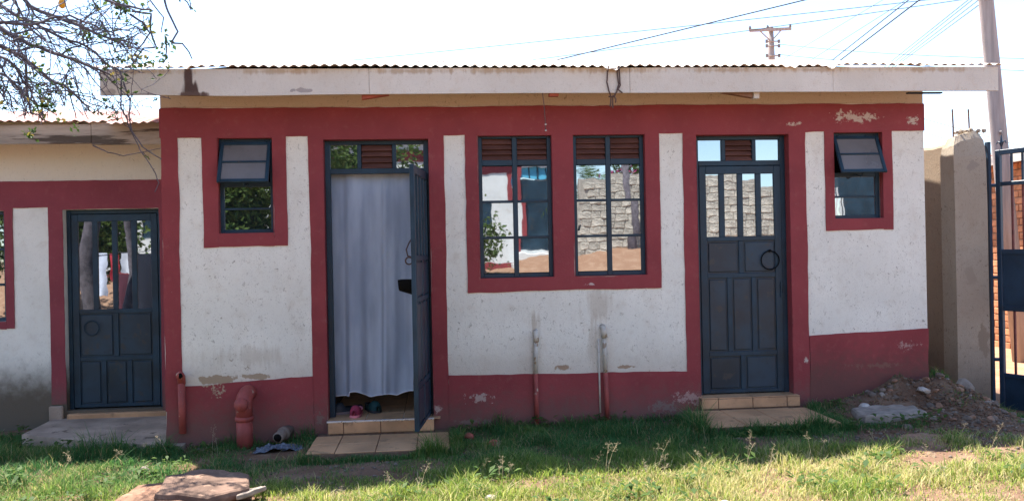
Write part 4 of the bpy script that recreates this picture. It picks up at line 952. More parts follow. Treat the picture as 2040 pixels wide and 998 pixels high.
# ------------------------------------------------------------------ gravel, grass
def np_mesh(name, V, F, mat, smooth=False, col=None):
    me_ = bpy.data.meshes.new(name); nV, nF = len(V), len(F); k_ = F.shape[1]
    me_.vertices.add(nV); me_.vertices.foreach_set('co', V.astype(np.float32).ravel())
    me_.loops.add(nF * k_); me_.loops.foreach_set('vertex_index', F.astype(np.int32).ravel())
    me_.polygons.add(nF); me_.polygons.foreach_set('loop_start', np.arange(0, nF * k_, k_, dtype=np.int32)); me_.polygons.foreach_set('loop_total', np.full(nF, k_, dtype=np.int32))
    me_.update(calc_edges=True); me_.materials.append(MAT[mat])
    if col is not None:
        at = me_.color_attributes.new('tint', 'FLOAT_COLOR', 'POINT'); at.data.foreach_set('color', np.concatenate([col, np.ones((nV, 1))], 1).astype(np.float32).ravel())
    return me_
GXS = np.array(gx); GYS = np.array(gy); GZ = np.array([v[2] for v in gm.v]).reshape(len(gy), len(gx))
def ghn(x, y):
    i = np.clip(np.searchsorted(GXS, x) - 1, 0, len(gx) - 2); j = np.clip(np.searchsorted(GYS, y) - 1, 0, len(gy) - 2)
    u = (x - GXS[i]) / (GXS[i + 1] - GXS[i]); v = (y - GYS[j]) / (GYS[j + 1] - GYS[j])
    return (GZ[j, i] * (1 - u) + GZ[j, i + 1] * u) * (1 - v) + (GZ[j + 1, i] * (1 - u) + GZ[j + 1, i + 1] * u) * v
def vnoise(x, y, sc_, seed):
    g = np.random.default_rng(seed).random((128, 128)); X = x * sc_ + 40.3; Yv = y * sc_ + 40.7
    i = np.floor(X).astype(int); j = np.floor(Yv).astype(int); u = X - i; v = Yv - j; u = u * u * (3 - 2 * u); v = v * v * (3 - 2 * v)
    i %= 128; j %= 128; i1 = (i + 1) % 128; j1 = (j + 1) % 128
    return (g[j, i] * (1 - u) + g[j, i1] * u) * (1 - v) + (g[j1, i] * (1 - u) + g[j1, i1] * u) * v
def hard(x, y):                                              # where no grass can root
    b = (x > -1.05) & (x < .09) & (y > -.82); b |= (x > 2.11) & (x < 3.22) & (y > -.84)
    b |= (x > 3.42) & (x < 4.0) & (y > -.76) & (y < -.4); b |= (x > HX0 - .02) & (x < HX1 + .02) & (y > -.025)
    b |= (x < -2.1) & (x > -3.7) & (y > .42 - (x + 3.7) * .35); b |= (x < -2.3) & (y > NY - .02)
    b |= (x > -2.0) & (x < -1.2) & (y > -2.45) & (y < -1.6)
    return b
def density(x, y):
    d = .44 + .8 * vnoise(x, y, 1.1, 1) + 1.1 * (vnoise(x, y, 4.5, 2) - .45)
    def el(cx, cy, rx, ry): return np.exp(-(((x - cx) / rx) ** 2 + ((y - cy) / ry) ** 2) * 1.3)
    d -= .85 * el(-.75, -1.35, .75, .42) + 1.2 * el(-1.3, -.55, .45, .4) + 1.2 * el(4.45, -.9, .7, .75) + 1.0 * el(3.2, -1.25, .8, .3) + .9 * el(3.9, -.2, .7, .3) + .7 * el(3.5, -1.9, .7, .25) + .8 * el(.9, -.08, .9, .10)
    d += .55 * el(1.2, -.7, .9, .5) + .5 * el(-3.0, -.9, 1.0, .6) + .4 * el(3.0, -2.3, 1.4, .4) + .35 * el(-.2, -2.4, 1, .4) + .5 * el(3.3, -.95, .5, .12) + .6 * el(3.36, -.25, .12, .3) + .6 * el(4.85, -1.2, .3, .35)
    return np.clip(d, 0, 1.25)
def blades(N, xr, yr, hmin, hmax, width, seed, tintf, dmul=1.0, lean=.55):
    r = np.random.default_rng(seed); x = r.uniform(*xr, N); y = r.uniform(*yr, N)
    d = density(x, y) * dmul; keep = (r.random(N) < d) & ~hard(x, y); x = x[keep]; y = y[keep]; d = d[keep]; n = len(x)
    z = ghn(x, y) - .004; a = r.uniform(0, 2 * np.pi, n); h = (hmin + (hmax - hmin) * r.random(n) ** 1.8) * (.45 + .4 * d) * (.45 + 1.25 * vnoise(x, y, 5.0, 41) ** 1.5)
    ln = h * (.15 + lean * r.random(n)); b = a + r.normal(0, .4, n); wd = width * r.uniform(.6, 1.4, n)
    sx, sy = -np.sin(a) * wd / 2, np.cos(a) * wd / 2; dx, dy = np.cos(b) * ln, np.sin(b) * ln
    V = np.zeros((n, 6, 3)); cx, cy = np.cos(a), np.sin(a)
    for k_, (t, wv_, hh) in enumerate(((0, 1, 0), (.42, .85, .62), (1.0, .12, 1.0))):
        V[:, 2 * k_, 0] = x + dx * t ** 1.6 + sx * wv_; V[:, 2 * k_, 1] = y + dy * t ** 1.6 + sy * wv_; V[:, 2 * k_, 2] = z + h * hh
        V[:, 2 * k_ + 1, 0] = x + dx * t ** 1.6 - sx * wv_; V[:, 2 * k_ + 1, 1] = y + dy * t ** 1.6 - sy * wv_; V[:, 2 * k_ + 1, 2] = z + h * hh
    base = (np.arange(n) * 6)[:, None]
    F = np.concatenate([base + np.array([[0, 1, 3, 2]]), base + np.array([[2, 3, 5, 4]])], 0)
    col = np.repeat(tintf(r, n, x, y)[:, None, :], 6, 1).reshape(-1, 3)
    return V.reshape(-1, 3), F, col
def tint_green(r, n, x, y):
    t = r.random((n, 1)); eave_shade = np.clip(1 - (-y - 1.0) / .8, 0, 1)[:, None] * np.clip(vnoise(x, y, 2.3, 31) + .5, 0, 1)[:, None]  # deep green where the eave's shadow falls, shade put into the tint
    g = np.array([.09, .19, .035]) * (1 - t) + np.array([.40, .46, .085]) * t; gd = np.array([.045, .15, .045]) * (1 - t) + np.array([.10, .22, .06]) * t; g = gd * eave_shade + g * (1 - eave_shade)
    dry = (r.random(n) < .12 + .62 * np.clip(vnoise(x, y, 1.9, 9) * 1.5 - .35, 0, 1))[:, None] & True
    s = r.random((n, 1)); straw = np.array([.50, .44, .15]) * (1 - s) + np.array([.62, .54, .30]) * s
    near = np.clip((-y - 1.1) / .7, 0, 1)[:, None]           # straw tints kept to the sunlit front, greens to the strip in shadow
    return np.where(dry & (r.random((n, 1)) < .35 + .65 * near), straw * (1 - .35 * eave_shade), g)
v1, f1_, c1 = blades(490000, (-5.6, 5.4), (-3.4, .9), .018, .085, .0048, 11, tint_green, 1.0, 1.1)
v2, f2_, c2 = blades(19000, (-5.6, 5.4), (-3.4, -.2), .06, .15, .005, 12, tint_green, .6, 1.0)
parts_ = [(v1, f1_, c1), (v2, f2_, c2)]
for q_, (xr, yr, n_) in enumerate([((-1.08, .14), (-.90, -.815), 2600), ((.085, .17), (-.85, -.06), 2200), ((2.05, 3.26), (-.93, -.835), 2800), ((3.215, 3.3), (-.85, -.1), 2400), ((2.02, 2.115), (-.9, -.1), 1500), ((-2.1, 2.1), (-.10, -.03), 2600), ((-3.7, -2.1), (-.35, -.10), 3000)]):
    parts_.append(blades(n_, xr, yr, .03, .10, .005, 60 + q_, tint_green, 3.0, .9))
off_ = 0; FV, FF, FC = [], [], []
for a_, b_, c_ in parts_: FV.append(a_); FF.append(b_ + off_); FC.append(c_); off_ += len(a_)
me_ = np_mesh('grass', np.concatenate(FV), np.concatenate(FF), 'grass', col=np.concatenate(FC))
tag(place('grass', me_, (0, 0, 0)), 'patchy short green and straw coloured grass in front of the houses', 'grass', kind='stuff')

# seeding grass: thin stalks with feathery heads
r = random.Random(21); mb = MB(); cols = []
spots = [(2.78, -1.55), (2.62, -1.62), (2.45, -1.75), (3.05, -1.62), (1.55, -1.75), (1.75, -1.85), (1.35, -1.95), (.35, -1.9), (.45, -1.8), (.15, -2.0), (-.15, -2.1), (-.35, -2.15), (.85, -1.95), (1.05, -1.8), (2.05, -1.75), (2.2, -1.9), (3.55, -1.75), (3.75, -1.8), (4.3, -1.6), (-2.4, -.55), (-2.5, -.7), (-2.15, -.5), (-1.75, -.5), (-3.0, -.5), (-.6, -2.25), (.6, -2.2), (1.2, -2.3), (1.9, -2.3), (2.6, -2.2), (3.2, -2.25), (.35, -1.35), (3.0, -2.5), (-2.7, -1.2)]
def ribbon(p, q, w_, side):
    k_ = len(mb.v); s_ = Vector(side) * w_ / 2; mb.v += [tuple(p - s_), tuple(p + s_), tuple(q + s_ * .4), tuple(q - s_ * .4)]; mb.f.append((k_, k_ + 1, k_ + 2, k_ + 3))
for sx, sy in spots:
    for s_ in range(r.randint(1, 2)):
        x = sx + r.gauss(0, .07); y = sy + r.gauss(0, .06); z = gh(x, y); H = r.uniform(.10, .24); ang = r.uniform(0, 6.28); ln = r.uniform(.02, .12)
        pts = [Vector((x + math.cos(ang) * ln * t ** 2, y + math.sin(ang) * ln * t ** 2, z + H * t)) for t in (0, .35, .7, 1.0)]
        side = Vector((math.cos(r.uniform(0, 3)), .5, 0)).normalized()
        for i in range(3): ribbon(pts[i], pts[i + 1], .0035, side)
        for k_ in range(r.randint(8, 14)):                   # airy panicle: hair-thin branches with tiny spikelets
            t = r.uniform(.62, 1.0); b_ = pts[2].lerp(pts[3], (t - .62) / .38); d = Vector((r.gauss(0, 1), r.gauss(0, 1), r.uniform(.1, 1.3))).normalized(); L = r.uniform(.02, .055) * (1.35 - t * .75)
            ribbon(b_, b_ + d * L, .0014, side)
            for q_ in range(3): e_ = b_ + d * L * r.uniform(.4, 1.0); ribbon(e_, e_ + Vector((r.gauss(0, .006), r.gauss(0, .006), r.uniform(-.002, .008))), .0036, side)
cols = np.tile(np.array([[.40, .33, .22]]), (len(mb.v), 1)) * rng.uniform(.75, 1.2, (len(mb.v), 1))
me_ = np_mesh('seeding_grass', np.array(mb.v), np.array(mb.f), 'grass', col=cols)
tag(place('seeding_grass', me_, (0, 0, 0)), 'thin straw coloured grass stalks with feathery seed heads along the sunlit edge', 'grass', kind='stuff')

# broad-leaved weeds
mb = MB(); cl = []
wsp = [(3.38, -.22), (3.42, -.45), (3.30, -.90), (3.5, -.95), (3.75, -.92), (3.95, -.9), (2.55, -.95), (2.75, -.98), (2.3, -1.1), (4.75, -1.15), (4.9, -1.05), (4.6, -1.9), (3.9, -2.3), (4.2, -2.2), (3.7, -2.1), (1.42, -.10), (.82, -.12), (-2.2, -.35), (-2.6, .0), (-3.2, .2), (-3.6, .3), (-1.9, -.35), (-3.9, .9), (-4.1, .7), (1.1, -2.5), (2.3, -2.6), (.2, -.2), (4.3, -1.9), (-2.9, -1.6), (-3.3, -1.3)] + [(r.uniform(-.5, 4.8), r.uniform(-2.7, -1.7)) for _ in range(26)] + [(r.uniform(-3.4, -2.0), r.uniform(-1.9, -.7)) for _ in range(10)]
for sx, sy in wsp:
    for k_ in range(r.randint(14, 26)):
        x = sx + r.gauss(0, .07); y = sy + r.gauss(0, .05)
        if bool(hard(np.array([x]), np.array([y]))[0]): continue
        z = gh(x, y); a = r.uniform(0, 6.28); L = r.uniform(.03, .07); hgt = r.uniform(.01, .09); d = Vector((math.cos(a), math.sin(a), r.uniform(-.2, .7))); sd = Vector((-math.sin(a), math.cos(a), 0)) * L * .28
        p0 = Vector((x, y, z + hgt)); p1 = p0 + d * L * .5 + Vector((0, 0, .008)); p2 = p0 + d * L; b0 = len(mb.v)
        mb.v += [tuple(p0), tuple(p1 + sd), tuple(p2), tuple(p1 - sd)]; mb.f.append((b0, b0 + 1, b0 + 2, b0 + 3))
        g = r.random(); cl += [(.05 + .06 * g, .11 + .06 * g, .022 + .02 * g)] * 4
me_ = np_mesh('weeds', np.array(mb.v), np.array(mb.f), 'grass', col=np.array(cl)); tag(place('weeds', me_, (0, 0, 0)), 'low broad leaved green weeds at wall foot and path edges', 'weeds', kind='stuff')

# gravel
bm = bmesh.new(); bmesh.ops.create_icosphere(bm, subdivisions=1, radius=1.0); IV = np.array([v.co for v in bm.verts]); bm.verts.index_update(); IF = np.array([[v.index for v in f.verts] for f in bm.faces]); bm.free()
N = 20000; x = rng.uniform(-4, 6, N); y = rng.uniform(-3.2, .5, N)
pr_ = .05 + .9 * np.exp(-(((x - 4.5) / .75) ** 2 + ((y + .8) / .8) ** 2)) + .5 * np.exp(-(((x - 3.1) / .9) ** 2 + ((y + 1.25) / .3) ** 2)) + .25 * np.exp(-(((x + .7) / .8) ** 2 + ((y + 1.3) / .4) ** 2)) + .3 * np.exp(-(((y + .08) / .1) ** 2))
kp = (rng.random(N) < pr_) & ~hard(x, y); x = x[kp]; y = y[kp]; n = len(x); s_ = .005 + .014 * rng.random(n) ** 2.5
V = IV[None] * rng.uniform(.65, 1.25, (n, len(IV), 1)) * s_[:, None, None] * np.array([1, 1, .7]); V += np.stack([x, y, ghn(x, y) + s_ * .3], 1)[:, None, :]
F = (IF[None] + (np.arange(n) * len(IV))[:, None, None]).reshape(-1, 3)
tag(place('gravel', np_mesh('gravel', V.reshape(-1, 3), F, 'rock_g'), (0, 0, 0)), 'loose grey brown gravel and crumbs of stone on bare earth', 'gravel', kind='stuff')

# ------------------------------------------------------------------ trees
def leaf_cloud(pts, size, rnd, n_per=1, spread=.03):
    mb = MB()
    for p in pts:
        for _ in range(n_per):
            c_ = Vector(p) + Vector((rnd.gauss(0, spread), rnd.gauss(0, spread), rnd.gauss(0, spread)))
            d = Vector((rnd.gauss(0, 1), rnd.gauss(0, 1), rnd.gauss(-.2, .8))).normalized(); s0 = d.orthogonal().normalized(); s0.rotate(Matrix.Rotation(rnd.uniform(0, 6.3), 3, d)); L = size * rnd.uniform(.6, 1.3); nn = d.cross(s0)
            b0 = len(mb.v); mid = c_ + d * L * .5 + nn * L * .06
            mb.v += [tuple(c_), tuple(mid + s0 * L * .27), tuple(c_ + d * L), tuple(mid - s0 * L * .27)]; mb.f.append((b0, b0 + 1, b0 + 2, b0 + 3))
    return mb
# thorny tree standing left of the picture, its twigs reaching over both roofs
TREE = {'fruit': (-2.62, -1.1, 3.27),
 'leafy': [[(-2.4, -0.6, 2.97), (-2.3, -0.6, 2.99), (-2.21, -0.6, 2.99), (-2.08, -0.6, 2.95)], [(-2.06, -0.6, 3.15), (-2.05, -0.6, 3.07), (-2.06, -0.6, 2.99)],
           [(-2.86, -1.0, 2.86), (-2.81, -1.0, 2.73), (-2.77, -1.0, 2.64), (-2.83, -1.0, 2.58)], [(-2.31, -0.9, 3.28), (-2.25, -0.9, 3.25), (-2.29, -0.9, 3.32), (-2.34, -0.9, 3.33)],
           [(-2.52, -1.0, 3.09), (-2.49, -1.0, 3.05), (-2.57, -1.0, 3.11)], [(-2.15, -0.9, 3.19), (-2.07, -0.9, 3.13)], [(-2.85, -0.9, 2.6), (-2.82, -0.9, 2.56)], [(-3.49, 0.3, 2.52), (-3.46, 0.3, 2.56)],
           [(-3.3, 0.4, 2.67), (-3.13, 0.4, 2.63)]],
 'limbs': [([(-4.2, -1.3, 2.7), (-3.2, -1.2, 3.2), (-2.84, -1.1, 2.98), (-2.58, -1.0, 2.89), (-2.39, -0.8, 2.82)], 0.03),
           ([(-4.2, -1.3, 2.7), (-3.1, -1.4, 3.01), (-2.87, -1.2, 2.88), (-2.64, -1.1, 2.69), (-2.48, -1.0, 2.55)], 0.026),
           ([(-4.2, -1.3, 2.7), (-3.14, -1.3, 3.45), (-2.79, -1.2, 3.23), (-2.47, -1.0, 3.11), (-2.26, -0.9, 3.01)], 0.028),
           ([(-4.2, -1.3, 2.7), (-2.97, -1.5, 3.58), (-2.61, -1.3, 3.38), (-2.25, -1.2, 3.25), (-2.01, -1.1, 3.23)], 0.026),
           ([(-4.2, -1.3, 2.7), (-3.37, -1.0, 2.86), (-3.11, -0.9, 2.8), (-2.98, -0.8, 2.64), (-2.92, -0.7, 2.5)], 0.02),
           ([(-4.2, -1.3, 2.7), (-3.34, -0.9, 3.43), (-2.87, -0.8, 3.16), (-2.6, -0.75, 3.06), (-2.4, -0.7, 2.88)], 0.022),
           ([(-4.2, -1.3, 2.7), (-2.92, -1.7, 3.0), (-2.62, -1.6, 2.99), (-2.41, -1.5, 3.08), (-2.25, -1.4, 3.01)], 0.02),
           ([(-4.2, -1.3, 2.7), (-3.15, -1.3, 2.93), (-2.88, -1.25, 2.8), (-2.81, -1.2, 2.64), (-2.84, -1.2, 2.46)], 0.018)],
 'strands': [([(-2.54, -0.62, 2.97), (-2.41, -0.62, 2.9), (-2.39, -0.62, 2.87), (-2.36, -0.62, 2.76), (-2.33, -0.62, 2.68), (-2.33, -0.62, 2.51), (-2.32, -0.62, 2.43), (-2.24, -0.62, 2.31), (-2.1, -0.62, 2.21)], 0.0085),
             ([(-2.39, -0.6, 2.87), (-2.4, -0.6, 2.75), (-2.4, -0.6, 2.63), (-2.35, -0.6, 2.49), (-2.33, -0.6, 2.43), (-2.26, -0.6, 2.28), (-2.15, -0.6, 2.1), (-2.13, -0.6, 2.03), (-2.16, -0.6, 1.96)], 0.0065),
             ([(-3.01, 0.45, 2.45), (-2.88, 0.45, 2.39), (-2.75, 0.45, 2.36), (-2.58, 0.45, 2.39), (-2.43, 0.45, 2.42)], 0.006), ([(-2.58, 0.45, 2.39), (-2.52, 0.45, 2.32)], 0.004),
             ([(-1.99, -0.9, 3.43), (-1.95, -0.9, 3.27), (-1.88, -0.9, 3.12), (-1.93, -0.9, 3.04), (-1.85, -0.9, 3.03), (-1.8, -0.9, 2.97), (-1.78, -0.9, 2.92)], 0.009),
             ([(-1.87, -0.9, 3.4), (-1.81, -0.9, 3.34), (-1.78, -0.9, 3.28), (-1.79, -0.9, 3.4)], 0.006), ([(-2.08, -1.0, 3.37), (-1.95, -1.0, 3.2), (-1.97, -1.0, 3.09)], 0.006),
             ([(-2.24, -0.8, 3.3), (-2.1, -0.8, 3.28), (-2.11, -0.8, 3.16), (-2.07, -0.8, 3.03), (-2.16, -0.8, 3.02), (-2.24, -0.8, 2.9), (-2.32, -0.8, 2.87)], 0.009),
             ([(-2.22, -0.9, 3.25), (-2.13, -0.9, 3.19), (-2.08, -0.9, 3.11), (-2.13, -0.9, 3.04), (-2.22, -0.9, 2.91)], 0.009),
             ([(-2.4, -1.0, 3.18), (-2.33, -1.0, 3.07), (-2.29, -1.0, 2.95), (-2.24, -1.0, 2.96)], 0.007), ([(-2.65, -1.0, 2.78), (-2.62, -1.0, 2.62), (-2.58, -1.0, 2.47)], 0.007),
             ([(-2.62, -0.9, 2.8), (-2.59, -0.9, 2.62), (-2.54, -0.9, 2.49)], 0.006), ([(-2.92, -1.0, 2.89), (-2.92, -1.0, 2.68), (-2.9, -1.0, 2.55), (-2.89, -1.0, 2.51), (-2.81, -1.0, 2.49)], 0.01),
             ([(-3.1, -1.0, 2.86), (-3.06, -1.0, 2.78), (-3.0, -1.0, 2.69), (-2.91, -1.0, 2.62)], 0.008), ([(-2.64, -0.9, 2.67), (-2.51, -0.9, 2.64), (-2.43, -0.9, 2.6), (-2.37, -0.9, 2.56)], 0.005),
             ([(-2.06, -0.6, 3.17), (-2.05, -0.6, 3.07), (-2.06, -0.6, 2.98), (-2.08, -0.6, 2.95)], 0.007)]}
rnd = random.Random(33)
th = empty('thorny_tree', (-4.45, -1.5, -.15), 'thorny tree with tangled bare twigs and few small leaves, top left', 'tree')
MB().tube([(-4.45, -1.5, -.3), (-4.42, -1.5, .6), (-4.5, -1.45, 1.4), (-4.35, -1.4, 2.2), (-4.2, -1.3, 2.9)], [.15, .12, .105, .095, .08], 10).build('trunk', 'bark', th, True)
MB().tube([(-4.43, -1.55, -.1), (-4.15, -1.9, .6), (-4.05, -2.0, 1.3), (-4.1, -1.9, 2.1), (-3.9, -1.7, 3.0)], [.10, .085, .075, .065, .05], 8).build('trunk', 'bark', th, True)
twigs = MB(); leafpts = []; 
def grow(p, d, L, r0, depth, droop):
    """one crooked twig with thorns; spawns side twigs"""
    n = max(4, int(L / .055)); P = [Vector(p)]; d = Vector(d).normalized(); step = L / n
    for i in range(n):
        d = (d + Vector((rnd.gauss(0, .22), rnd.gauss(0, .18), rnd.gauss(0, .22) - droop * .05))).normalized()
        if rnd.random() < .07: d = (d + Vector((rnd.gauss(0, .7), rnd.gauss(0, .5), rnd.gauss(0, .7)))).normalized()
        nx_t = P[-1] + d * step
        if nx_t.z < 2.50 + .10 * sn(nx_t.x * 2, 7.0) or nx_t.x > -2.02 - .25 * max(0, nx_t.z - 2.9): d = Vector((-abs(d.x), d.y, abs(d.z))); nx_t = P[-1] + d * step * .4
        P.append(nx_t)
    rad = [max(.0026, r0 * (1 - .75 * i / n)) for i in range(n + 1)]
    twigs.tube(P, rad, 5 if r0 > .012 else 4, False)
    for i in range(1, n + 1):
        if r0 < .03 and rnd.random() < .75:                  # thorns
            a = P[i]; t = Vector((rnd.gauss(0, 1), rnd.gauss(0, 1), rnd.gauss(0, 1))).normalized() * rnd.uniform(.012, .03); twigs.tube([a, a + t], [.0032, .0006], 3, False)
        if depth >= 1 and rnd.random() < (.16 if depth < 3 else .3): leafpts.append(P[i])
        if depth < 3 and i > 1 and rnd.random() < (.34, .32, .16)[depth]:
            sd = (d + Vector((rnd.gauss(0, .8), rnd.gauss(0, .6), rnd.gauss(-.1, .8)))).normalized()
            grow(P[i], sd, L * rnd.uniform(.3, .6), rad[i] * .6, depth + 1, droop + .3)
for pts, r0 in TREE['limbs']:
    P = nline(pts, .03, r0 * 100, 6); n = len(P); rad = [max(.005, .75 * r0 * (1 - .7 * i / n)) for i in range(n)]
    twigs.tube(P, rad, 6, False)
    for i in range(3, n):
        if P[i].x > -4.6 and rnd.random() < (.7 if P[i].x > -3.6 else .35):
            d = (P[i] - P[i - 1]).normalized() + Vector((rnd.gauss(0, .6), rnd.gauss(0, .5), rnd.gauss(-.05, .7)))
            grow(P[i], d, rnd.uniform(.25, .75), rad[i] * .6, 1, .8)
for pts, r0 in TREE['strands']:
    P = nline(pts, .008, r0 * 777, 5); twigs.tube(P, [max(.003, r0 * (1 - .5 * i / len(P))) for i in range(len(P))], 5, False)
    for i in range(len(P)):
        if rnd.random() < .5: t = Vector((rnd.gauss(0, 1), rnd.gauss(0, 1), rnd.gauss(0, 1))).normalized() * rnd.uniform(.01, .02); twigs.tube([P[i], P[i] + t], [.003, .0006], 3, False)
        if rnd.random() < .12: leafpts.append(P[i])
twigs.build('twigs', 'bark', th)
for pts in TREE['leafy']:
    leafpts += [p + Vector((rnd.gauss(0, .02), 0, rnd.gauss(0, .02))) for p in nline(pts, .01, 4.0, 9) for _ in range(3)]
yl = [p for p in leafpts if rnd.random() < .12]; gl = [p for p in leafpts if rnd.random() < .28]
leaf_cloud(gl, .045, rnd, 2, .016).build('leaves', 'leaf', th); leaf_cloud(yl, .045, rnd, 1, .015).build('yellow_leaves', 'leaf_y', th)
fr_ = TREE['fruit']; MB().tube([(fr_[0], fr_[1], fr_[2] + .035), (fr_[0], fr_[1], fr_[2] + .025), (fr_[0], fr_[1], fr_[2]), (fr_[0], fr_[1], fr_[2] - .025), (fr_[0], fr_[1], fr_[2] - .035)], [.006, .02, .028, .02, .006], 10).build('fruit', 'fruit', th, True)

def leafy_tree(loc, H, cr, label, mat='leaf2', n=11000, seed=1, name='tree', ls=.15):
    rd = random.Random(seed); t = empty(name, loc, label, 'tree'); x, y, z = loc; P = [Vector((x + .12 * sn(k_, seed), y + .1 * sn(k_, seed + 5), z - .2 + (H * .75) * k_ / 6)) for k_ in range(7)]
    mb = MB().tube(P, [.17 - .017 * k_ for k_ in range(7)], 9)
    pts = []
    for k_ in range(22):
        a = rd.uniform(0, 6.28); e = rd.uniform(-.15, 1.1); L = cr * rd.uniform(.55, 1.05); b = P[rd.randint(3, 6)]
        q = b + Vector((math.cos(a) * math.cos(e), math.sin(a) * math.cos(e), math.sin(e) * .9)) * L
        mb.tube([b, b.lerp(q, .5) + Vector((0, 0, .12)), q], [.05, .03, .012], 5)
        for _ in range(n // 22):
            pts.append(b.lerp(q, rd.uniform(.45, 1.05)) + Vector((rd.gauss(0, cr * .14), rd.gauss(0, cr * .14), rd.gauss(0, cr * .12))))
    mb.build('trunk', 'bark', t, True); leaf_cloud(pts, ls, rd, 1, .02).build('crown', mat, t)
    return t

# ------------------------------------------------------------------ the yard behind the photographer (seen mirrored in the panes)
leafy_tree((-3.3, -11.0, gh(-3.3, -11.0)), 4.2, 2.6, 'leafy tree mirrored in the small left window and the transom', seed=3)
leafy_tree((-4.5, -10.0, gh(-4.5, -10.0)), 2.6, 1.5, 'low dense tree added to darken the lower panes of the small left window', n=9000, seed=17)  # extra tree, put in to darken this window's reflection
leafy_tree((-8.2, -9.4, gh(-8.2, -9.4)), 4.4, 2.0, 'leafy tree mirrored at the left of the neighbour\'s door panes', seed=8)
OY = -15.2; oz = 1.25
oh = empty('opposite_house', (-3.0, OY, oz), 'white and red house across the yard, mirrored in the left tall window', 'house')
MAT['white_o'] = plaster('white_plaster_opposite', (.66, .68, .68), TAN, specks=.3); MAT['bluew'] = pmat('pale_blue_board', (.10, .42, .62), .1, 3)
OD = (2.2, 3.15); wallo = wall_mesh(-11.5, 3.25, oz - .6, oz + 3.0, [(2.15, 3.05, oz + .15, oz + 2.2), (.2, 1.25, oz + 1.0, oz + 2.2), (-4.5, -3.3, oz + 1.0, oz + 2.2), (-8, -6.9, oz + 1, oz + 2.2)], OY - .2, .2).build('front_wall', 'white_o', oh)
B('side_wall', 'white_o', oh, 3.05, 3.249, OY - 5, OY - .2, oz - .6, oz + 3.0, 0)
for x0, x1, z0, z1 in ((-11.5, 3.25, oz + 2.25, oz + 2.55), (2.03, 2.15, oz, oz + 2.25), (3.05, 3.2, oz, oz + 2.25), (-11.5, 2.0, oz - .3, oz + .12)): B('red_band', 'red', oh, x0, x1, OY, OY + .012, z0, z1, .003)
B('door', 'panel', oh, 2.15, 3.05, OY - .12, OY - .08, oz + .15, oz + 1.85, .004); B('transom_board', 'bluew', oh, 2.15, 3.05, OY - .12, OY - .085, oz + 1.88, oz + 2.2, .004)
for k_ in range(3): B('transom_bar', 'steel', oh, 2.35 + .22 * k_, 2.39 + .22 * k_, OY - .085, OY - .06, oz + 1.88, oz + 2.2, .003)
B('window', 'panel', oh, .55, 1.25, OY - .12, OY - .08, oz + 1.0, oz + 2.2, .003); B('blue_shutter', 'bluew', oh, .2, .54, OY - .12, OY - .07, oz + 1.0, oz + 2.2, .003)
for k_ in range(5): B('window_bar', 'white_o', oh, .22 + .065 * k_, .24 + .065 * k_, OY - .07, OY - .05, oz + 1.0, oz + 1.55, .002)
for x0 in (-4.5, -8.0): B('window', 'panel', oh, x0, x0 + 1.2, OY - .12, OY - .08, oz + 1.0, oz + 2.2, .003)
for k_ in range(8):
    a = k_ * math.pi / 4; MB().tube([(2.6 + .05 * math.cos(a), OY + .006, oz + 2.78 + .05 * math.sin(a)), (2.6 + .15 * math.cos(a), OY + .006, oz + 2.78 + .15 * math.sin(a))], [.014, .03], 6).build('vent_slot', 'black', oh)
oroof = B('roof', 'sheet_n', oh, -11.8, 3.5, OY - 5.2, OY + .35, oz + 3.0, oz + 3.06, .01); B('porch_step', 'white_o', oh, 1.9, 3.4, OY + .02, OY + .9, oz - .6, oz + .10, .02)
sb = empty('yard_shrub', (1.05, -12.4, gh(1.05, -12.4)), 'small leafy shrub mirrored in the left panes of the left tall window', 'shrub'); rs = random.Random(12)
sp2 = [(1.05 + rs.gauss(0, .20), -12.4 + rs.gauss(0, .2), gh(1.05, -12.4) + .75 + rs.gauss(0, .28)) for _ in range(700)]
MB().tube([(1.05, -12.4, gh(1.05, -12.4) - .1), (1.07, -12.4, gh(1.05, -12.4) + .7)], [.03, .015], 6).build('stem', 'bark', sb, True); leaf_cloud(sp2, .11, rs).build('crown', 'leaf2', sb)
# block wall on the right behind
swl = empty('block_wall', (7.5, -13.6, 1.0), 'grey stone block wall across the yard, mirrored in the right window and door', 'wall')
MAT['mort'] = pmat('grey_mortar', (.38, .345, .30), .2, 9, .95, .1); bls = []
B('core', 'mort', swl, 3.3, 9.7, -13.82, -13.55, .4, 3.14, 0)
for k_ in range(5):
    mm = pmat('quarry_stone_%s' % 'abcde'[k_], mul((.46, .42, .36), (.86, .94, 1, 1.06, 1.12)[k_]), .3, 9, .92, .15, .9, 25, objspace=True, bdist=.03)
    bls.append(MB().box(-.13, .13, -.02, .02, -.091, .091, None, .016).mesh('block', mm, False)[0])
for r_i in range(9):
    xx = 3.42 + (.1 if r_i % 2 else 0)
    while xx < 9.6:
        wd_ = random.uniform(.8, 1.25); xx += .132 * wd_
        o = place('block', random.choice(bls), (xx, -13.545 + random.uniform(-.01, .015), .1 + 1.36 + r_i * .188 + random.uniform(-.006, .006)), swl, (0, R(random.uniform(-2, 2)), R(random.uniform(-2, 2)))); o.scale = (wd_ * .97, 1, random.uniform(.9, 1.0)); xx += .132 * wd_
dk = empty('dark_shed', (11.5, -13.4, 1.0), 'dark navy shed front mirrored in the small window by the gate', 'shed')
B('front', 'panel', dk, 10.15, 14.0, -13.9, -13.6, .4, 4.0, .01)
for k_ in range(5): B('white_bar', 'white_o', dk, 9.78 + k_ * .075, 9.81 + k_ * .075, -13.6, -13.57, .7, 3.2, .003)
pl = empty('palm_tree', (4.0, -15.5, 1.2), 'palm mirrored in the upper left panes of the right tall window', 'tree')
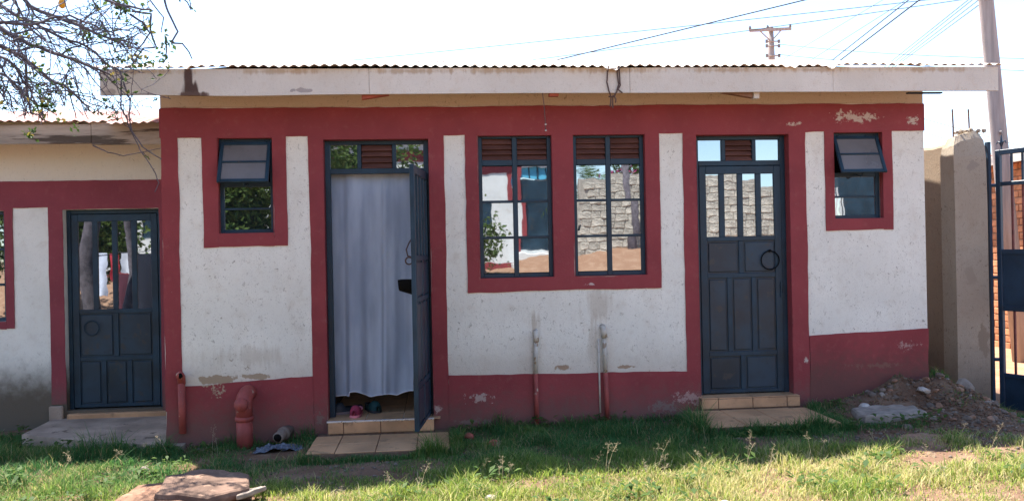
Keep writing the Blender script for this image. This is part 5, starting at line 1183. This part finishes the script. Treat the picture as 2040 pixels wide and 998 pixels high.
MB().tube([(4.0, -15.5, .8), (4.05, -15.5, 2.0), (4.0, -15.5, 3.0)], [.2, .17, .15], 10).build('trunk', 'bark', pl, True)
mb = MB(); rd = random.Random(4)
for k_ in range(34):
    a = rd.uniform(0, 6.28); e = rd.uniform(-.2, 1.2); L = rd.uniform(1.2, 1.9); prev = Vector((4.0, -15.5, 3.0)); d = Vector((math.cos(a) * math.cos(e), math.sin(a) * math.cos(e), math.sin(e)))
    for s_ in range(9):
        nxt = prev + d * L / 9; d = (d + Vector((0, 0, -.14))).normalized(); sd = d.cross(Vector((0, 0, 1))).normalized(); w_ = .34 * math.sin(math.pi * (s_ + 1) / 10.5)
        for sg_ in (-1, 1):
            for hh in (0, .5):
                b0 = len(mb.v); p_ = prev.lerp(nxt, hh); t_ = p_ + sd * sg_ * w_ + d * .12 - Vector((0, 0, .06)); mb.v += [tuple(p_), tuple(p_ + d * .035), tuple(t_)]; mb.f.append((b0, b0 + 1, b0 + 2))
        prev = nxt
mb.build('fronds', 'leaf2', pl)
bo = empty('bougainvillea', (5.2, -14.4, 1.0), 'pink flowering shrub mirrored above the block wall', 'shrub')
pts = [(5.2 + rd.gauss(0, .5), -14.3 + rd.gauss(0, .2), 2.9 + abs(rd.gauss(0, .45))) for _ in range(1500)]
leaf_cloud(pts, .11, rd).build('leaves', 'leaf2', bo); leaf_cloud([p for p in pts if rd.random() < .3 and p[2] < 3.3], .12, rd, 2, .05).build('flowers', 'pink', bo)
MB().tube([(5.2, -14.3, .8), (5.15, -14.3, 2.0), (5.2, -14.3, 3.0)], [.06, .05, .03], 7).build('stem', 'bark', bo, True)
MB().tube([(4.72, -12.9, .5), (4.66, -12.9, 2.0), (4.60, -12.9, 3.4)], [.11, .09, .08], 9).build('yard_post', 'bark', None, True, label='leaning timber post mirrored in the right tall window', cat='post')
# clothes line
cln = empty('clothes_line', (-5.6, -4.6, 0), 'clothes line mirrored in the neighbour\'s door panes', 'clothes line')
for x in (-7.2, -4.0): MB().tube([(x, -4.6, -.3), (x, -4.6, 1.75)], .03, 8).build('post', 'bark', cln)
MB().tube([(-7.2, -4.6, 1.7), (-5.6, -4.6, 1.6), (-4.0, -4.6, 1.7)], .006, 6).build('line', 'cable', cln)
def garment(x0, x1, z0, z1, c_, label, seed):
    mb = MB(); n, k_ = 14, 10
    for j in range(k_ + 1):
        for i in range(n + 1):
            u, v = i / n, j / k_; mb.v.append((x0 + (x1 - x0) * u + .02 * sn(v * 3, seed), -4.6 + .03 * math.sin(u * 9 + seed) * v, z1 + (z0 + .06 * sn(u * 3, seed, 2) - z1) * v))
    for j in range(k_):
        for i in range(n): a = j * (n + 1) + i; mb.f.append((a, a + n + 1, a + n + 2, a + 1))
    mb.build('garment', pmat('cloth_%d' % int(seed * 10), c_, .12, 5, .9), None, True, label=label, cat='laundry')
garment(-5.72, -5.42, .95, 1.64, (.62, .66, .78), 'pale blue white shirt on the mirrored clothes line', 1.0); garment(-5.36, -5.18, 1.2, 1.63, (.55, .05, .07), 'short red cloth on the mirrored clothes line', 2.0)
garment(-5.14, -4.86, 1.3, 1.62, (.6, .62, .68), 'short pale cloth on the mirrored clothes line', 3.0); garment(-5.30, -4.98, .62, 1.28, (.10, .03, .045), 'dark maroon patterned cloth low on the mirrored clothes line', 4.0)
garment(-4.84, -4.35, .6, 1.62, (.02, .022, .035), 'black cloth on the mirrored clothes line', 5.0)

# clods of earth over the heap and the bare strip
N = 5200; x = rng.normal(4.3, .7, N); y = rng.normal(-.55, .55, N); kp = ~hard(x, y) & (y < .7) & (x > 3.2) & (x < 5.15); x = x[kp]; y = y[kp]; n = len(x); s_ = .004 + .020 * rng.random(n) ** 3
V = IV[None] * rng.uniform(.55, 1.3, (n, len(IV), 1)) * s_[:, None, None] * np.array([1, 1, .75]); V += np.stack([x, y, ghn(x, y) + s_ * .15], 1)[:, None, :]
F = (IF[None] + (np.arange(n) * len(IV))[:, None, None]).reshape(-1, 3)
tag(place('earth_clods', np_mesh('earth_clods', V.reshape(-1, 3), F, 'earth'), (0, 0, 0)), 'brown clods of earth covering the heap at the house corner', 'soil', kind='stuff')
